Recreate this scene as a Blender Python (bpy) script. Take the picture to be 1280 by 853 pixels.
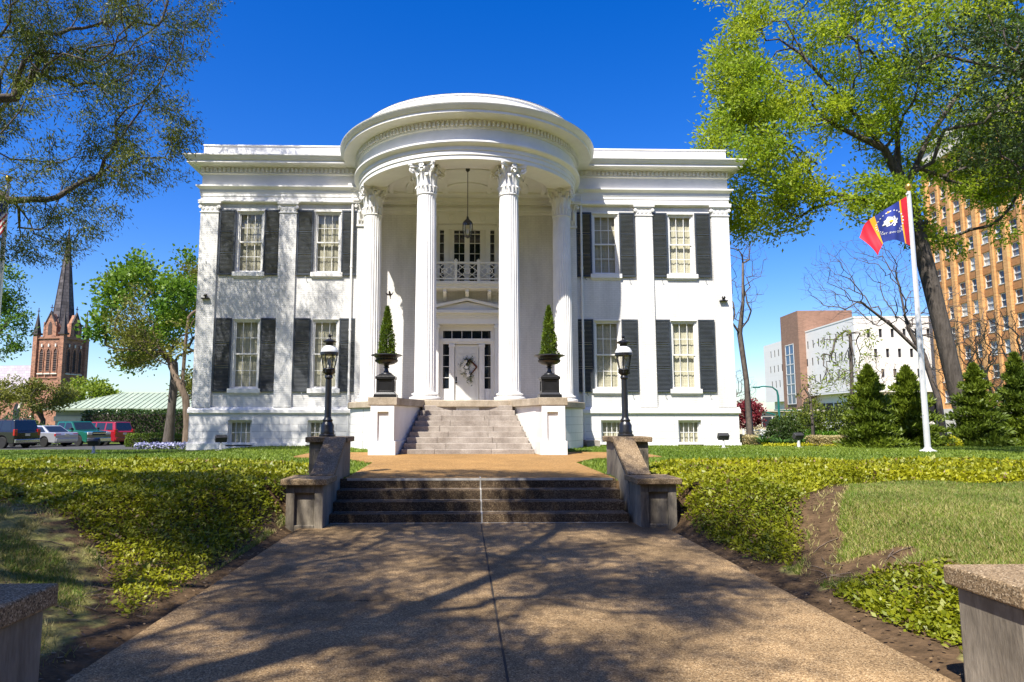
import bpy, bmesh, math, random
import numpy as np
from mathutils import Vector, Matrix
PI = math.pi
R = math.radians
rnd = random.Random(7)
for o in list(bpy.data.objects): bpy.data.objects.remove(o)
SC = bpy.context.scene
COL = SC.collection

# ---------------------------------------------------------------- camera, sky, sun, exposure
cd = bpy.data.cameras.new('camera'); cam = bpy.data.objects.new('camera', cd); COL.objects.link(cam)
cd.sensor_width = 36; cd.lens = 36 * 853 / 1280; cd.shift_x = 0.030; cd.clip_start = 0.1; cd.clip_end = 3000
cam.location = (-0.3, 0, 1.65)
cam.rotation_euler = (R(90 + 6.55), 0, R(-1.5))
SC.camera = cam
SUN_AZ, SUN_EL = 212.0, 55.0          # compass direction the sun stands in (0 = +Y, clockwise)
w = bpy.data.worlds.new('World'); SC.world = w; w.use_nodes = True
nt = w.node_tree; bg = nt.nodes['Background']
sky = nt.nodes.new('ShaderNodeTexSky'); sky.sky_type = 'NISHITA'; sky.sun_disc = False
sky.sun_elevation = R(SUN_EL); sky.sun_rotation = R(SUN_AZ)
sky.air_density = 1.0; sky.dust_density = 0.9; sky.ozone_density = 4.0
hs = nt.nodes.new('ShaderNodeHueSaturation'); hs.inputs['Saturation'].default_value = 1.42; hs.inputs['Hue'].default_value = .519
nt.links.new(sky.outputs[0], hs.inputs['Color']); nt.links.new(hs.outputs[0], bg.inputs[0])
bg.inputs[1].default_value = 0.11
sd = bpy.data.lights.new('sun', 'SUN'); sun = bpy.data.objects.new('sun', sd); COL.objects.link(sun)
sd.energy = 5.0; sd.angle = R(0.53); sd.color = (1.0, 0.95, 0.86)
sv = Vector((math.sin(R(SUN_AZ)) * math.cos(R(SUN_EL)), math.cos(R(SUN_AZ)) * math.cos(R(SUN_EL)), math.sin(R(SUN_EL))))
sun.rotation_euler = sv.to_track_quat('Z', 'Y').to_euler(); sun.location = (-20, -20, 40)
SC.view_settings.view_transform = 'Standard'; SC.view_settings.look = 'None'
SC.view_settings.exposure = 1.02; SC.view_settings.gamma = 1.0

# ---------------------------------------------------------------- materials
def _new(name):
    m = bpy.data.materials.new(name); m.use_nodes = True
    return m, m.node_tree, m.node_tree.nodes['Principled BSDF']
def nd(t, typ, **kw):
    n = t.nodes.new(typ)
    for k, v in kw.items():
        if k in n.inputs: n.inputs[k].default_value = v
        else: setattr(n, k, v)
    return n
def rgb(c): return (c[0], c[1], c[2], 1)
def mat(name, c, rough=.6, var=.15, scale=3.0, metal=0.0, spec=.4, bump=0.0, bscale=40.0, c2=None, coat=0.0, stretch=None, fine=0.0):
    m, t, b = _new(name)
    b.inputs['Roughness'].default_value = rough; b.inputs['Metallic'].default_value = metal
    b.inputs['Specular IOR Level'].default_value = spec; b.inputs['Coat Weight'].default_value = coat
    tc = nd(t, 'ShaderNodeTexCoord'); src = tc.outputs['Object']
    if stretch:
        mp = nd(t, 'ShaderNodeMapping'); mp.inputs['Scale'].default_value = stretch
        t.links.new(src, mp.inputs[0]); src = mp.outputs[0]
    if var or c2:
        n = nd(t, 'ShaderNodeTexNoise', Scale=scale, Detail=6.0, Roughness=.65); t.links.new(src, n.inputs['Vector'])
        cr = nd(t, 'ShaderNodeValToRGB')
        cr.color_ramp.elements[0].position = .32; cr.color_ramp.elements[1].position = .68
        a = c if c2 else [x * (1 - var) for x in c]; e = c2 if c2 else [min(.95, x * (1 + var)) for x in c]
        cr.color_ramp.elements[0].color = rgb(a); cr.color_ramp.elements[1].color = rgb(e)
        t.links.new(n.outputs['Fac'], cr.inputs[0]); out = cr.outputs[0]
        if fine:
            n3 = nd(t, 'ShaderNodeTexNoise', Scale=bscale, Detail=3.0); t.links.new(src, n3.inputs['Vector'])
            mr = nd(t, 'ShaderNodeMapRange'); mr.inputs['From Min'].default_value = .3; mr.inputs['From Max'].default_value = .7
            mr.inputs['To Min'].default_value = 1 - fine; mr.inputs['To Max'].default_value = 1 + fine
            t.links.new(n3.outputs['Fac'], mr.inputs[0])
            mx = nd(t, 'ShaderNodeVectorMath', operation='SCALE'); t.links.new(out, mx.inputs[0]); t.links.new(mr.outputs[0], mx.inputs['Scale']); out = mx.outputs[0]
        t.links.new(out, b.inputs['Base Color'])
    else: b.inputs['Base Color'].default_value = rgb(c)
    if bump:
        n2 = nd(t, 'ShaderNodeTexNoise', Scale=bscale, Detail=4.0); t.links.new(src, n2.inputs['Vector'])
        bp = nd(t, 'ShaderNodeBump', Strength=bump, Distance=.02); t.links.new(n2.outputs['Fac'], bp.inputs['Height']); t.links.new(bp.outputs[0], b.inputs['Normal'])
    return m
def brick_mat(name, c, cm, bw, bh, mortar, rough=.6, bump=.4, var=.12, offset=.5, c1=None, stain=0.0):
    m, t, b = _new(name); b.inputs['Roughness'].default_value = rough; b.inputs['Specular IOR Level'].default_value = .3
    tc = nd(t, 'ShaderNodeTexCoord'); sp = nd(t, 'ShaderNodeSeparateXYZ'); t.links.new(tc.outputs['Object'], sp.inputs[0])
    ad = nd(t, 'ShaderNodeMath', operation='ADD'); t.links.new(sp.outputs[0], ad.inputs[0]); t.links.new(sp.outputs[1], ad.inputs[1])
    cb = nd(t, 'ShaderNodeCombineXYZ'); t.links.new(ad.outputs[0], cb.inputs[0]); t.links.new(sp.outputs[2], cb.inputs[1])
    br = nd(t, 'ShaderNodeTexBrick'); br.offset = offset
    br.inputs['Scale'].default_value = 1; br.inputs['Brick Width'].default_value = bw; br.inputs['Row Height'].default_value = bh
    br.inputs['Mortar Size'].default_value = mortar; br.inputs['Mortar Smooth'].default_value = .3; br.inputs['Bias'].default_value = 0
    br.inputs['Color1'].default_value = rgb([x * (1 - var) for x in (c1 or c)]); br.inputs['Color2'].default_value = rgb([min(.95, x * (1 + var * .5)) for x in c]); br.inputs['Mortar'].default_value = rgb(cm)
    t.links.new(cb.outputs[0], br.inputs['Vector'])
    out = br.outputs['Color']
    n = nd(t, 'ShaderNodeTexNoise', Scale=.9, Detail=7.0, Roughness=.7)
    mp = nd(t, 'ShaderNodeMapping'); mp.inputs['Scale'].default_value = (1.6, 1.6, .35); t.links.new(tc.outputs['Object'], mp.inputs[0]); t.links.new(mp.outputs[0], n.inputs['Vector'])
    mr = nd(t, 'ShaderNodeMapRange'); mr.inputs['From Min'].default_value = .35; mr.inputs['From Max'].default_value = .7
    mr.inputs['To Min'].default_value = 1.0; mr.inputs['To Max'].default_value = 1 - stain; t.links.new(n.outputs['Fac'], mr.inputs[0])
    vm = nd(t, 'ShaderNodeVectorMath', operation='SCALE'); t.links.new(out, vm.inputs[0]); t.links.new(mr.outputs[0], vm.inputs['Scale'])
    t.links.new(vm.outputs[0], b.inputs['Base Color'])
    if bump:
        bp = nd(t, 'ShaderNodeBump', Strength=bump, Distance=.012); bp.invert = True
        t.links.new(br.outputs['Fac'], bp.inputs['Height']); t.links.new(bp.outputs[0], b.inputs['Normal'])
    return m
def leaf_mat(name, c1, c2, trans=.35, rough=.5, spec=.35):
    m, t, b = _new(name); b.inputs['Roughness'].default_value = rough; b.inputs['Specular IOR Level'].default_value = spec
    at = nd(t, 'ShaderNodeAttribute'); at.attribute_name = 'tint'
    cr = nd(t, 'ShaderNodeValToRGB'); cr.color_ramp.elements[0].color = rgb(c1); cr.color_ramp.elements[1].color = rgb(c2)
    t.links.new(at.outputs['Fac'], cr.inputs[0]); t.links.new(cr.outputs[0], b.inputs['Base Color'])
    tr = nd(t, 'ShaderNodeBsdfTranslucent'); t.links.new(cr.outputs[0], tr.inputs[0])
    mx = nd(t, 'ShaderNodeMixShader', Fac=trans); o = t.nodes['Material Output']
    t.links.new(b.outputs[0], mx.inputs[1]); t.links.new(tr.outputs[0], mx.inputs[2]); t.links.new(mx.outputs[0], o.inputs[0])
    return m
def glass_mat(name, tint=(1, 1, 1), refl=.12):
    m, t, b = _new(name); t.nodes.remove(b)
    tr = nd(t, 'ShaderNodeBsdfTransparent'); tr.inputs[0].default_value = rgb(tint)
    gl = nd(t, 'ShaderNodeBsdfGlossy', Roughness=.02); lw_ = nd(t, 'ShaderNodeLayerWeight', Blend=.5); fr = nd(t, 'ShaderNodeMath', operation='POWER'); fr.inputs[1].default_value = 4.0; t.links.new(lw_.outputs['Facing'], fr.inputs[0])
    ad = nd(t, 'ShaderNodeMath', operation='ADD'); ad.inputs[1].default_value = refl; ad.use_clamp = True; t.links.new(fr.outputs[0], ad.inputs[0])
    mx = nd(t, 'ShaderNodeMixShader'); t.links.new(ad.outputs[0], mx.inputs[0]); t.links.new(tr.outputs[0], mx.inputs[1]); t.links.new(gl.outputs[0], mx.inputs[2])
    t.links.new(mx.outputs[0], t.nodes['Material Output'].inputs[0])
    return m
def speckle_mat(name, base, dark, light, rough=.85, stain=.45, scale=90.0):
    """washed aggregate concrete: pebbles of several colours in tan paste, with worn and dirty areas"""
    m, t, b = _new(name); b.inputs['Roughness'].default_value = rough; b.inputs['Specular IOR Level'].default_value = .25
    tc = nd(t, 'ShaderNodeTexCoord')
    v = nd(t, 'ShaderNodeTexVoronoi', Scale=scale); t.links.new(tc.outputs['Object'], v.inputs['Vector'])
    sp = nd(t, 'ShaderNodeSeparateColor'); t.links.new(v.outputs['Color'], sp.inputs[0])
    cr = nd(t, 'ShaderNodeValToRGB'); e = cr.color_ramp.elements
    e[0].color = rgb(dark); e[0].position = .05; e[1].color = rgb(light); e[1].position = .97
    x = e.new(.4); x.color = rgb(base); x = e.new(.75); x.color = rgb([a * 1.15 for a in base])
    t.links.new(sp.outputs[0], cr.inputs[0])
    n = nd(t, 'ShaderNodeTexNoise', Scale=.7, Detail=8.0, Roughness=.7); t.links.new(tc.outputs['Object'], n.inputs['Vector'])
    mr = nd(t, 'ShaderNodeMapRange'); mr.inputs['From Min'].default_value = .35; mr.inputs['From Max'].default_value = .68
    mr.inputs['To Min'].default_value = 1 - stain; mr.inputs['To Max'].default_value = 1.25; t.links.new(n.outputs['Fac'], mr.inputs[0])
    vm = nd(t, 'ShaderNodeVectorMath', operation='SCALE'); t.links.new(cr.outputs[0], vm.inputs[0]); t.links.new(mr.outputs[0], vm.inputs['Scale'])
    t.links.new(vm.outputs[0], b.inputs['Base Color'])
    bp = nd(t, 'ShaderNodeBump', Strength=.35, Distance=.006); t.links.new(v.outputs['Distance'], bp.inputs['Height']); t.links.new(bp.outputs[0], b.inputs['Normal'])
    return m

M = {}
M['white'] = mat('white_paint', (.745, .73, .70), .45, .11, 1.0, spec=.4, bump=.08, bscale=18)
M['trim'] = mat('trim_paint', (.76, .745, .71), .45, .06, 1.5, spec=.4, bump=.05, bscale=25)
M['brick'] = brick_mat('painted_brick', (.77, .755, .725), (.66, .645, .615), .22, .078, .008, .5, .45, .03, stain=.26)
M['ashlar'] = brick_mat('scored_stucco', (.77, .755, .725), (.44, .43, .41), 1.5, .285, .008, .5, .5, .02, stain=.13)
M['shutter'] = mat('shutter_paint', (.038, .046, .056), .42, .25, 2.5, spec=.5)
M['iron'] = mat('black_iron', (.012, .012, .013), .35, .3, 6, spec=.6, bump=.1, bscale=60)
M['stone'] = mat('step_stone', (.20, .165, .135), .75, .2, 2.2, bump=.2, bscale=30, c2=(.36, .315, .27), fine=.15)
M['capstone'] = mat('cap_stone', (.25, .20, .135), .8, .2, 1.6, bump=.25, bscale=35, c2=(.44, .37, .28), fine=.18)
M['concrete'] = mat('weathered_concrete', (.105, .085, .06), .85, .3, 1.3, bump=.35, bscale=28, c2=(.30, .26, .20), stretch=(1.4, 1.4, .35), fine=.18)
M['aggregate_cap'] = speckle_mat('pier_cap_aggregate', (.225, .155, .085), (.08, .055, .03), (.44, .34, .22), stain=.35, scale=120)
M['path'] = speckle_mat('path_aggregate', (.265, .17, .08), (.10, .062, .03), (.48, .345, .19), stain=.6, scale=120)
M['forecourt'] = speckle_mat('forecourt_aggregate', (.255, .14, .045), (.15, .08, .025), (.38, .235, .095), stain=.2, scale=60)
M['stepagg'] = speckle_mat('garden_step_aggregate', (.12, .08, .045), (.05, .033, .02), (.27, .20, .12), stain=.55, scale=80)
M['mortar'] = mat('white_joint', (.42, .40, .36), .8, .35, 5)
M['joint'] = mat('dark_joint', (.05, .04, .03), .9, .2, 8)
M['glass'] = glass_mat('window_glass', (.95, .96, .95), .06)
M['lampglass'] = glass_mat('lamp_glass', (.9, .88, .82), .10)
M['darkglass'] = mat('dark_glass', (.012, .016, .022), .04, 0, spec=.8)
M['blind'] = mat('window_blind', (.56, .51, .36), .7, .12, 2.0, c2=(.72, .68, .52), stretch=(.5, 1, 22))
M['lampcap'] = mat('lamp_cap_metal', (.62, .63, .64), .3, .08, 4, spec=.6)
M['asphalt'] = mat('asphalt', (.055, .054, .052), .9, .2, 1.2, bump=.3, bscale=50)
M['bark'] = mat('bark', (.042, .034, .028), .95, .3, 3.0, bump=1.0, bscale=9, c2=(.12, .10, .085), stretch=(3, 3, .6))
M['bark_brown'] = mat('brown_bark', (.085, .06, .042), .9, .3, 3.0, bump=.9, bscale=9, c2=(.19, .14, .10), stretch=(3, 3, .6))
M['twig'] = mat('bare_twig', (.06, .047, .04), .9, .3, 4, c2=(.15, .12, .10))
M['twig_pale'] = mat('pale_twig', (.20, .14, .09), .9, .3, 4, c2=(.40, .30, .20))
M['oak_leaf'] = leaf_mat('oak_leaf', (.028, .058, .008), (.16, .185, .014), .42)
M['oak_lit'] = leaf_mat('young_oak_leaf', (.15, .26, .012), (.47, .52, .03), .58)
M['dark_leaf'] = leaf_mat('dark_leaf', (.02, .045, .012), (.07, .11, .015), .3)
M['maple_leaf'] = leaf_mat('green_maple_leaf', (.07, .17, .012), (.20, .30, .025), .42)
M['bronze_leaf'] = leaf_mat('bronze_leaf', (.075, .095, .014), (.25, .25, .03), .35)
M['conifer'] = leaf_mat('conifer_spray', (.025, .065, .010), (.16, .21, .015), .3)
M['topiary'] = leaf_mat('topiary_spray', (.03, .075, .010), (.14, .20, .012), .22)
M['feather_leaf'] = leaf_mat('feathery_leaf', (.14, .22, .015), (.30, .36, .03), .45)
M['red_leaf'] = leaf_mat('red_leaf', (.10, .012, .018), (.26, .03, .04), .35)
M['hedge'] = leaf_mat('hedge_leaf', (.018, .05, .012), (.07, .12, .018), .15, .3, .6)
M['box_hedge'] = leaf_mat('low_hedge_leaf', (.07, .13, .012), (.17, .24, .02), .25)
M['shrub'] = leaf_mat('shrub_leaf', (.05, .085, .012), (.15, .19, .025), .3)
M['bright_shrub'] = leaf_mat('bright_shrub_leaf', (.06, .18, .012), (.16, .30, .02), .35)
M['pale_leaf'] = leaf_mat('pale_border_leaf', (.36, .28, .12), (.62, .55, .30), .25)
M['strap_leaf'] = leaf_mat('strap_leaf', (.025, .08, .015), (.12, .22, .03), .25, .4)
M['yellow_leaf'] = leaf_mat('yellow_green_leaf', (.30, .30, .01), (.50, .48, .02), .3)
M['cover'] = leaf_mat('ground_cover_leaf', (.045, .09, .006), (.40, .385, .010), .30, .45, .35)
M['grass'] = leaf_mat('grass_blade', (.07, .15, .014), (.21, .27, .03), .3)
M['drygrass'] = leaf_mat('dry_grass_blade', (.16, .17, .035), (.50, .42, .17), .3)
M['litter'] = leaf_mat('fallen_leaf', (.06, .035, .018), (.26, .17, .08), .1)
M['flower_blue'] = leaf_mat('blue_petal', (.14, .14, .36), (.55, .56, .72), .2)
M['white_petal'] = mat('white_petal', (.8, .78, .70), .6, .05)
M['redbrick'] = brick_mat('red_brick', (.36, .165, .095), (.40, .27, .2), .45, .15, .012, .8, .3, .3, c1=(.28, .12, .075), stain=.25)
M['limestone'] = mat('limestone', (.62, .56, .48), .7, .12, 2)
M['slate'] = brick_mat('spire_slate', (.115, .10, .105), (.04, .036, .04), .9, .45, .03, .75, .5, .35, c1=(.07, .06, .062), stain=.3)
M['darkstone'] = mat('dark_stone', (.05, .04, .04), .8, .2, 3)
M['nave_roof'] = brick_mat('nave_slate', (.34, .30, .32), (.22, .2, .21), .8, .4, .03, .7, .3, .15, stain=.15)
M['louver'] = mat('dark_louver', (.06, .04, .035), .8, .3, 4)
M['copper'] = mat('green_metal_roof', (.27, .33, .24), .55, .15, .8, c2=(.35, .40, .30))
M['shed'] = mat('grey_shed_wall', (.40, .43, .45), .7, .12, 1.5)
M['tan_brick'] = brick_mat('orange_brick', (.62, .33, .125), (.60, .40, .2), .6, .2, .012, .8, .15, .12, c1=(.56, .28, .10), stain=.12)
M['tan_dark'] = brick_mat('dark_orange_brick', (.42, .19, .07), (.45, .26, .12), .6, .2, .012, .8, .15, .2, stain=.12)
M['brown_brick'] = brick_mat('brown_brick', (.27, .155, .105), (.30, .2, .15), .6, .2, .012, .8, .15, .15, stain=.12)
M['panel'] = brick_mat('white_panel', (.74, .70, .66), (.66, .62, .58), 4.0, 1.1, .02, .6, .1, .02, stain=.05)
M['far_glass'] = mat('far_glass', (.10, .13, .17), .12, .5, .35, spec=.8, c2=(.34, .40, .44))
gm_, gt_, gb_ = _new('tower_glass'); gb_.inputs['Roughness'].default_value = .12
oi = nd(gt_, 'ShaderNodeObjectInfo'); cr_ = nd(gt_, 'ShaderNodeValToRGB'); el_ = cr_.color_ramp.elements; cr_.color_ramp.interpolation = 'CONSTANT'
el_[0].color = (.035, .045, .06, 1); el_[1].position = .86; el_[1].color = (.50, .48, .42, 1)
for p_, c_ in ((.3, (.10, .13, .17, 1)), (.5, (.06, .075, .09, 1)), (.68, (.28, .31, .33, 1))): e_ = el_.new(p_); e_.color = c_
gt_.links.new(oi.outputs['Random'], cr_.inputs[0]); gt_.links.new(cr_.outputs[0], gb_.inputs['Base Color']); M['tower_glass'] = gm_
M['far_dark'] = mat('far_window', (.022, .022, .026), .5, .3, 2, spec=.3)
M['sash_white'] = mat('far_sash', (.62, .60, .56), .6, .05)
M['blue_glass'] = mat('blue_glass', (.02, .05, .12), .06, .3, .4, spec=.9)
M['green_metal'] = mat('green_metal', (.01, .12, .10), .4, .1, 3)
M['pole'] = mat('flagpole_aluminium', (.70, .71, .73), .32, .05, 2, metal=.35)
M['gold'] = mat('gold', (.65, .42, .10), .3, .1, 4, metal=.8)
M['f_red'] = mat('flag_red', (.50, .012, .03), .7, .1, 3); M['f_blue'] = mat('flag_blue', (.022, .04, .25), .7, .1, 3)
M['f_gold'] = mat('flag_gold', (.85, .40, .02), .7, .05, 3); M['f_white'] = mat('flag_white', (.8, .8, .78), .7, .03, 3)
M['tyre'] = mat('tyre', (.015, .015, .015), .85, .2, 5); M['chrome'] = mat('chrome', (.6, .6, .62), .2, .05, 3, metal=.9)
M['car_black'] = mat('black_car_paint', (.010, .010, .012), .25, .1, 2, coat=1); M['car_silver'] = mat('silver_car_paint', (.46, .47, .50), .3, .05, 2, metal=.5, coat=.8)
M['car_green'] = mat('green_car_paint', (.008, .10, .065), .28, .1, 2, coat=1); M['car_red'] = mat('red_car_paint', (.28, .012, .02), .28, .1, 2, coat=1)
M['carglass'] = mat('car_glass', (.015, .02, .024), .05, 0, spec=.8); M['taillight'] = mat('red_lens', (.35, .01, .012), .2, .1, 3, coat=1)
M['headlight'] = mat('clear_lens', (.6, .6, .58), .15, .1, 3, coat=1); M['plate'] = mat('number_plate', (.6, .55, .42), .5, .1, 5)
M['plastic'] = mat('dark_plastic', (.03, .03, .032), .6, .1, 3)
M['wreath'] = mat('wreath_twig', (.11, .035, .022), .8, .3, 20)
M['bird'] = mat('bird_brown', (.13, .09, .06), .8, .3, 10)
M['door_paint'] = mat('door_paint', (.70, .69, .64), .4, .04, 2)
M['lead'] = mat('roof_sheet', (.50, .49, .47), .6, .25, 1.5)
M['lattice'] = mat('white_lattice', (.68, .68, .68), .6, .05)
M['beige'] = mat('beige_wall', (.55, .47, .38), .8, .15, .7)
M['black_stake'] = mat('grey_stake', (.55, .55, .55), .5, .1, 3)

# each blind its own tone, as if drawn and faded differently
bt_ = M['blind'].node_tree; bb_ = bt_.nodes['Principled BSDF']; src_ = bb_.inputs['Base Color'].links[0].from_socket
oi_ = nd(bt_, 'ShaderNodeObjectInfo'); mr_ = nd(bt_, 'ShaderNodeMapRange'); mr_.inputs['To Min'].default_value = .62; mr_.inputs['To Max'].default_value = 1.05; bt_.links.new(oi_.outputs['Random'], mr_.inputs[0])
vm_ = nd(bt_, 'ShaderNodeVectorMath', operation='SCALE'); bt_.links.new(src_, vm_.inputs[0]); bt_.links.new(mr_.outputs[0], vm_.inputs['Scale']); bt_.links.new(vm_.outputs[0], bb_.inputs['Base Color'])

# ---------------------------------------------------------------- helpers
ORG = {}
class MB:
    def __init__(self): self.v = []; self.f = []; self.m = []; self.s = []
    def add(self, vs, fs, mi=0, smooth=False):
        k = len(self.v); self.v.extend([tuple(p) for p in vs])
        for f in fs: self.f.append([i + k for i in f]); self.m.append(mi); self.s.append(smooth)
    def box(self, x0, x1, y0, y1, z0, z1, mi=0):
        x0, x1 = min(x0, x1), max(x0, x1); y0, y1 = min(y0, y1), max(y0, y1); z0, z1 = min(z0, z1), max(z0, z1)
        self.add([(x0, y0, z0), (x1, y0, z0), (x1, y1, z0), (x0, y1, z0), (x0, y0, z1), (x1, y0, z1), (x1, y1, z1), (x0, y1, z1)],
                 [(0, 3, 2, 1), (4, 5, 6, 7), (0, 1, 5, 4), (1, 2, 6, 5), (2, 3, 7, 6), (3, 0, 4, 7)], mi)
    def obox(self, c, ax, ay, az, mi=0):
        c, ax, ay, az = map(Vector, (c, ax, ay, az)); vs = []
        for k in (-1, 1):
            for (i, j) in ((-1, -1), (1, -1), (1, 1), (-1, 1)): vs.append(c + ax * i + ay * j + az * k)
        self.add(vs, [(0, 3, 2, 1), (4, 5, 6, 7), (0, 1, 5, 4), (1, 2, 6, 5), (2, 3, 7, 6), (3, 0, 4, 7)], mi)
    def prism(self, poly, z0, z1, mi=0, top=None):
        n = len(poly); t = top or poly
        self.add([(x, y, z0) for x, y in poly] + [(x, y, z1) for x, y in t],
                 [tuple(range(n - 1, -1, -1)), tuple(range(n, 2 * n))] + [(i, (i + 1) % n, n + (i + 1) % n, n + i) for i in range(n)], mi)
    def prism_y(self, poly, y0, y1, mi=0):
        """polygon in x,z swept along y"""
        n = len(poly)
        self.add([(x, y0, z) for x, z in poly] + [(x, y1, z) for x, z in poly],
                 [tuple(range(n)), tuple(range(2 * n - 1, n - 1, -1))] + [(i, n + i, n + (i + 1) % n, (i + 1) % n) for i in range(n)], mi)
    def prism_x(self, poly, x0, x1, mi=0):
        n = len(poly)
        self.add([(x0, y, z) for y, z in poly] + [(x1, y, z) for y, z in poly],
                 [tuple(range(n - 1, -1, -1)), tuple(range(n, 2 * n))] + [(i, (i + 1) % n, n + (i + 1) % n, n + i) for i in range(n)], mi)
    def lathe(self, prof, c=(0, 0, 0), n=24, mi=0, smooth=True, lobes=0, amp=0.0):
        vs = []; k = len(prof)
        for i in range(n):
            a = 2 * PI * i / n; q = 1 + (amp * abs(math.cos(a * lobes / 2)) if lobes else 0)
            for r, z in prof: vs.append((c[0] + r * q * math.cos(a), c[1] + r * q * math.sin(a), c[2] + z))
        fs = []
        for i in range(n):
            j = (i + 1) % n
            for a in range(k - 1): fs.append((i * k + a, j * k + a, j * k + a + 1, i * k + a + 1))
        if prof[0][0] > 1e-4: fs.append(tuple(i * k for i in range(n - 1, -1, -1)))
        if prof[-1][0] > 1e-4: fs.append(tuple(i * k + k - 1 for i in range(n)))
        self.add(vs, fs, mi, smooth)
    def tube(self, pts, r, n=8, mi=0, caps=True, smooth=True):
        pts = [Vector(p) for p in pts]; rs = r if isinstance(r, (list, tuple)) else [r] * len(pts); vs = []
        u = None
        for i, p in enumerate(pts):
            d = (pts[min(i + 1, len(pts) - 1)] - pts[max(i - 1, 0)]).normalized()
            if u is None: u = d.orthogonal().normalized()
            else: u = (u - d * u.dot(d)).normalized()
            v = d.cross(u)
            for k in range(n):
                a = 2 * PI * k / n; vs.append(p + (u * math.cos(a) + v * math.sin(a)) * rs[i])
        fs = []
        for i in range(len(pts) - 1):
            for k in range(n): fs.append((i * n + k, i * n + (k + 1) % n, (i + 1) * n + (k + 1) % n, (i + 1) * n + k))
        if caps: fs.append(tuple(range(n - 1, -1, -1))); fs.append(tuple(range((len(pts) - 1) * n, len(pts) * n)))
        self.add(vs, fs, mi, smooth)
    def wall(self, O, u, nrm, u0, u1, z0, z1, ops, depth=.15, mi=0):
        """a wall face in the plane through O along u (horizontal) with real openings and reveals; nrm points outwards"""
        O, u, nrm = Vector(O), Vector(u), Vector(nrm); Z = Vector((0, 0, 1))
        P = lambda a, z, d=0: O + u * a + Z * z - nrm * d
        us = sorted(set([u0, u1] + [v for o in ops for v in o[:2]])); zs = sorted(set([z0, z1] + [v for o in ops for v in o[2:4]]))
        flip = u.cross(Z).dot(nrm) < 0
        def q(a):
            self.add(a if not flip else a[::-1], [(0, 1, 2, 3)], mi)
        for i in range(len(us) - 1):
            for j in range(len(zs) - 1):
                a, b, c, d = us[i], us[i + 1], zs[j], zs[j + 1]; mx, mz = (a + b) / 2, (c + d) / 2
                if any(o[0] < mx < o[1] and o[2] < mz < o[3] for o in ops): continue
                q([P(a, c), P(b, c), P(b, d), P(a, d)])
        for a, b, c, d in [o[:4] for o in ops]:
            q([P(a, c), P(a, d), P(a, d, depth), P(a, c, depth)]); q([P(b, c), P(b, c, depth), P(b, d, depth), P(b, d)])
            q([P(a, d), P(b, d), P(b, d, depth), P(a, d, depth)]); q([P(a, c), P(a, c, depth), P(b, c, depth), P(b, c)])
    def build(self, name, mats, parent=None, bevel=0, smooth_angle=None, seg=2):
        me = bpy.data.meshes.new(name); o = bpy.data.objects.new(name, me)
        og = ORG.get(parent.name, Vector((0, 0, 0))) if parent else Vector((0, 0, 0))
        me.from_pydata([(a - og.x, b - og.y, c - og.z) for a, b, c in self.v], [], self.f)
        for m in (mats if isinstance(mats, (list, tuple)) else [mats]): me.materials.append(M[m] if isinstance(m, str) else m)
        me.polygons.foreach_set('material_index', self.m); me.polygons.foreach_set('use_smooth', self.s); me.update()
        if any(self.s): me.set_sharp_from_angle(angle=R(smooth_angle or 40))
        COL.objects.link(o); ORG[o.name] = og
        if parent: o.parent = parent
        if bevel:
            b = o.modifiers.new('bevel', 'BEVEL'); b.width = bevel; b.segments = seg; b.limit_method = 'ANGLE'; b.angle_limit = R(40); b.harden_normals = False
        return o
def tag(o, label=None, cat=None, group=None, kind=None):
    if label: o['label'] = label
    if cat: o['category'] = cat
    if group: o['group'] = group
    if kind: o['kind'] = kind
    return o
def thing(name, loc, label, cat, group=None):
    o = bpy.data.objects.new(name, None); COL.objects.link(o); o.location = loc; o.empty_display_size = .2
    ORG[o.name] = Vector(loc); return tag(o, label, cat, group)
def struct(o): return tag(o, kind='structure')
KIDS = {}
def kids(o): return [c for c in COL.objects if c.parent is o]
def copy_tree(o, parent=None, loc=None, rz=None, label=None):
    c = o.copy(); COL.objects.link(c); c.parent = parent
    if loc is not None: c.location = loc
    if rz is not None: c.rotation_euler = (0, 0, rz)
    if label: c['label'] = label
    for k in kids(o): copy_tree(k, c)
    return c
def fast_mesh(name, verts, faces_n, mats, mi=None, tint=None, parent=None, smooth=False):
    """verts (N*faces_n,3) unshared polygons"""
    og = np.array(ORG.get(parent.name, Vector((0, 0, 0)))) if parent else np.zeros(3)
    me = bpy.data.meshes.new(name); nv = len(verts); nf = nv // faces_n
    me.vertices.add(nv); me.vertices.foreach_set('co', (verts - og).astype(np.float32).ravel())
    me.loops.add(nv); me.loops.foreach_set('vertex_index', np.arange(nv, dtype=np.int32))
    me.polygons.add(nf); me.polygons.foreach_set('loop_start', np.arange(0, nv, faces_n, dtype=np.int32))
    for m in mats: me.materials.append(M[m])
    if mi is not None: me.polygons.foreach_set('material_index', mi.astype(np.int32))
    if tint is not None:
        a = me.attributes.new('tint', 'FLOAT', 'FACE'); a.data.foreach_set('value', tint.astype(np.float32))
    me.update(calc_edges=True)
    o = bpy.data.objects.new(name, me); COL.objects.link(o); ORG[o.name] = Vector(og)
    if parent: o.parent = parent
    return o
def unit(a): return a / (np.linalg.norm(a, axis=1, keepdims=True) + 1e-9)
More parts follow.
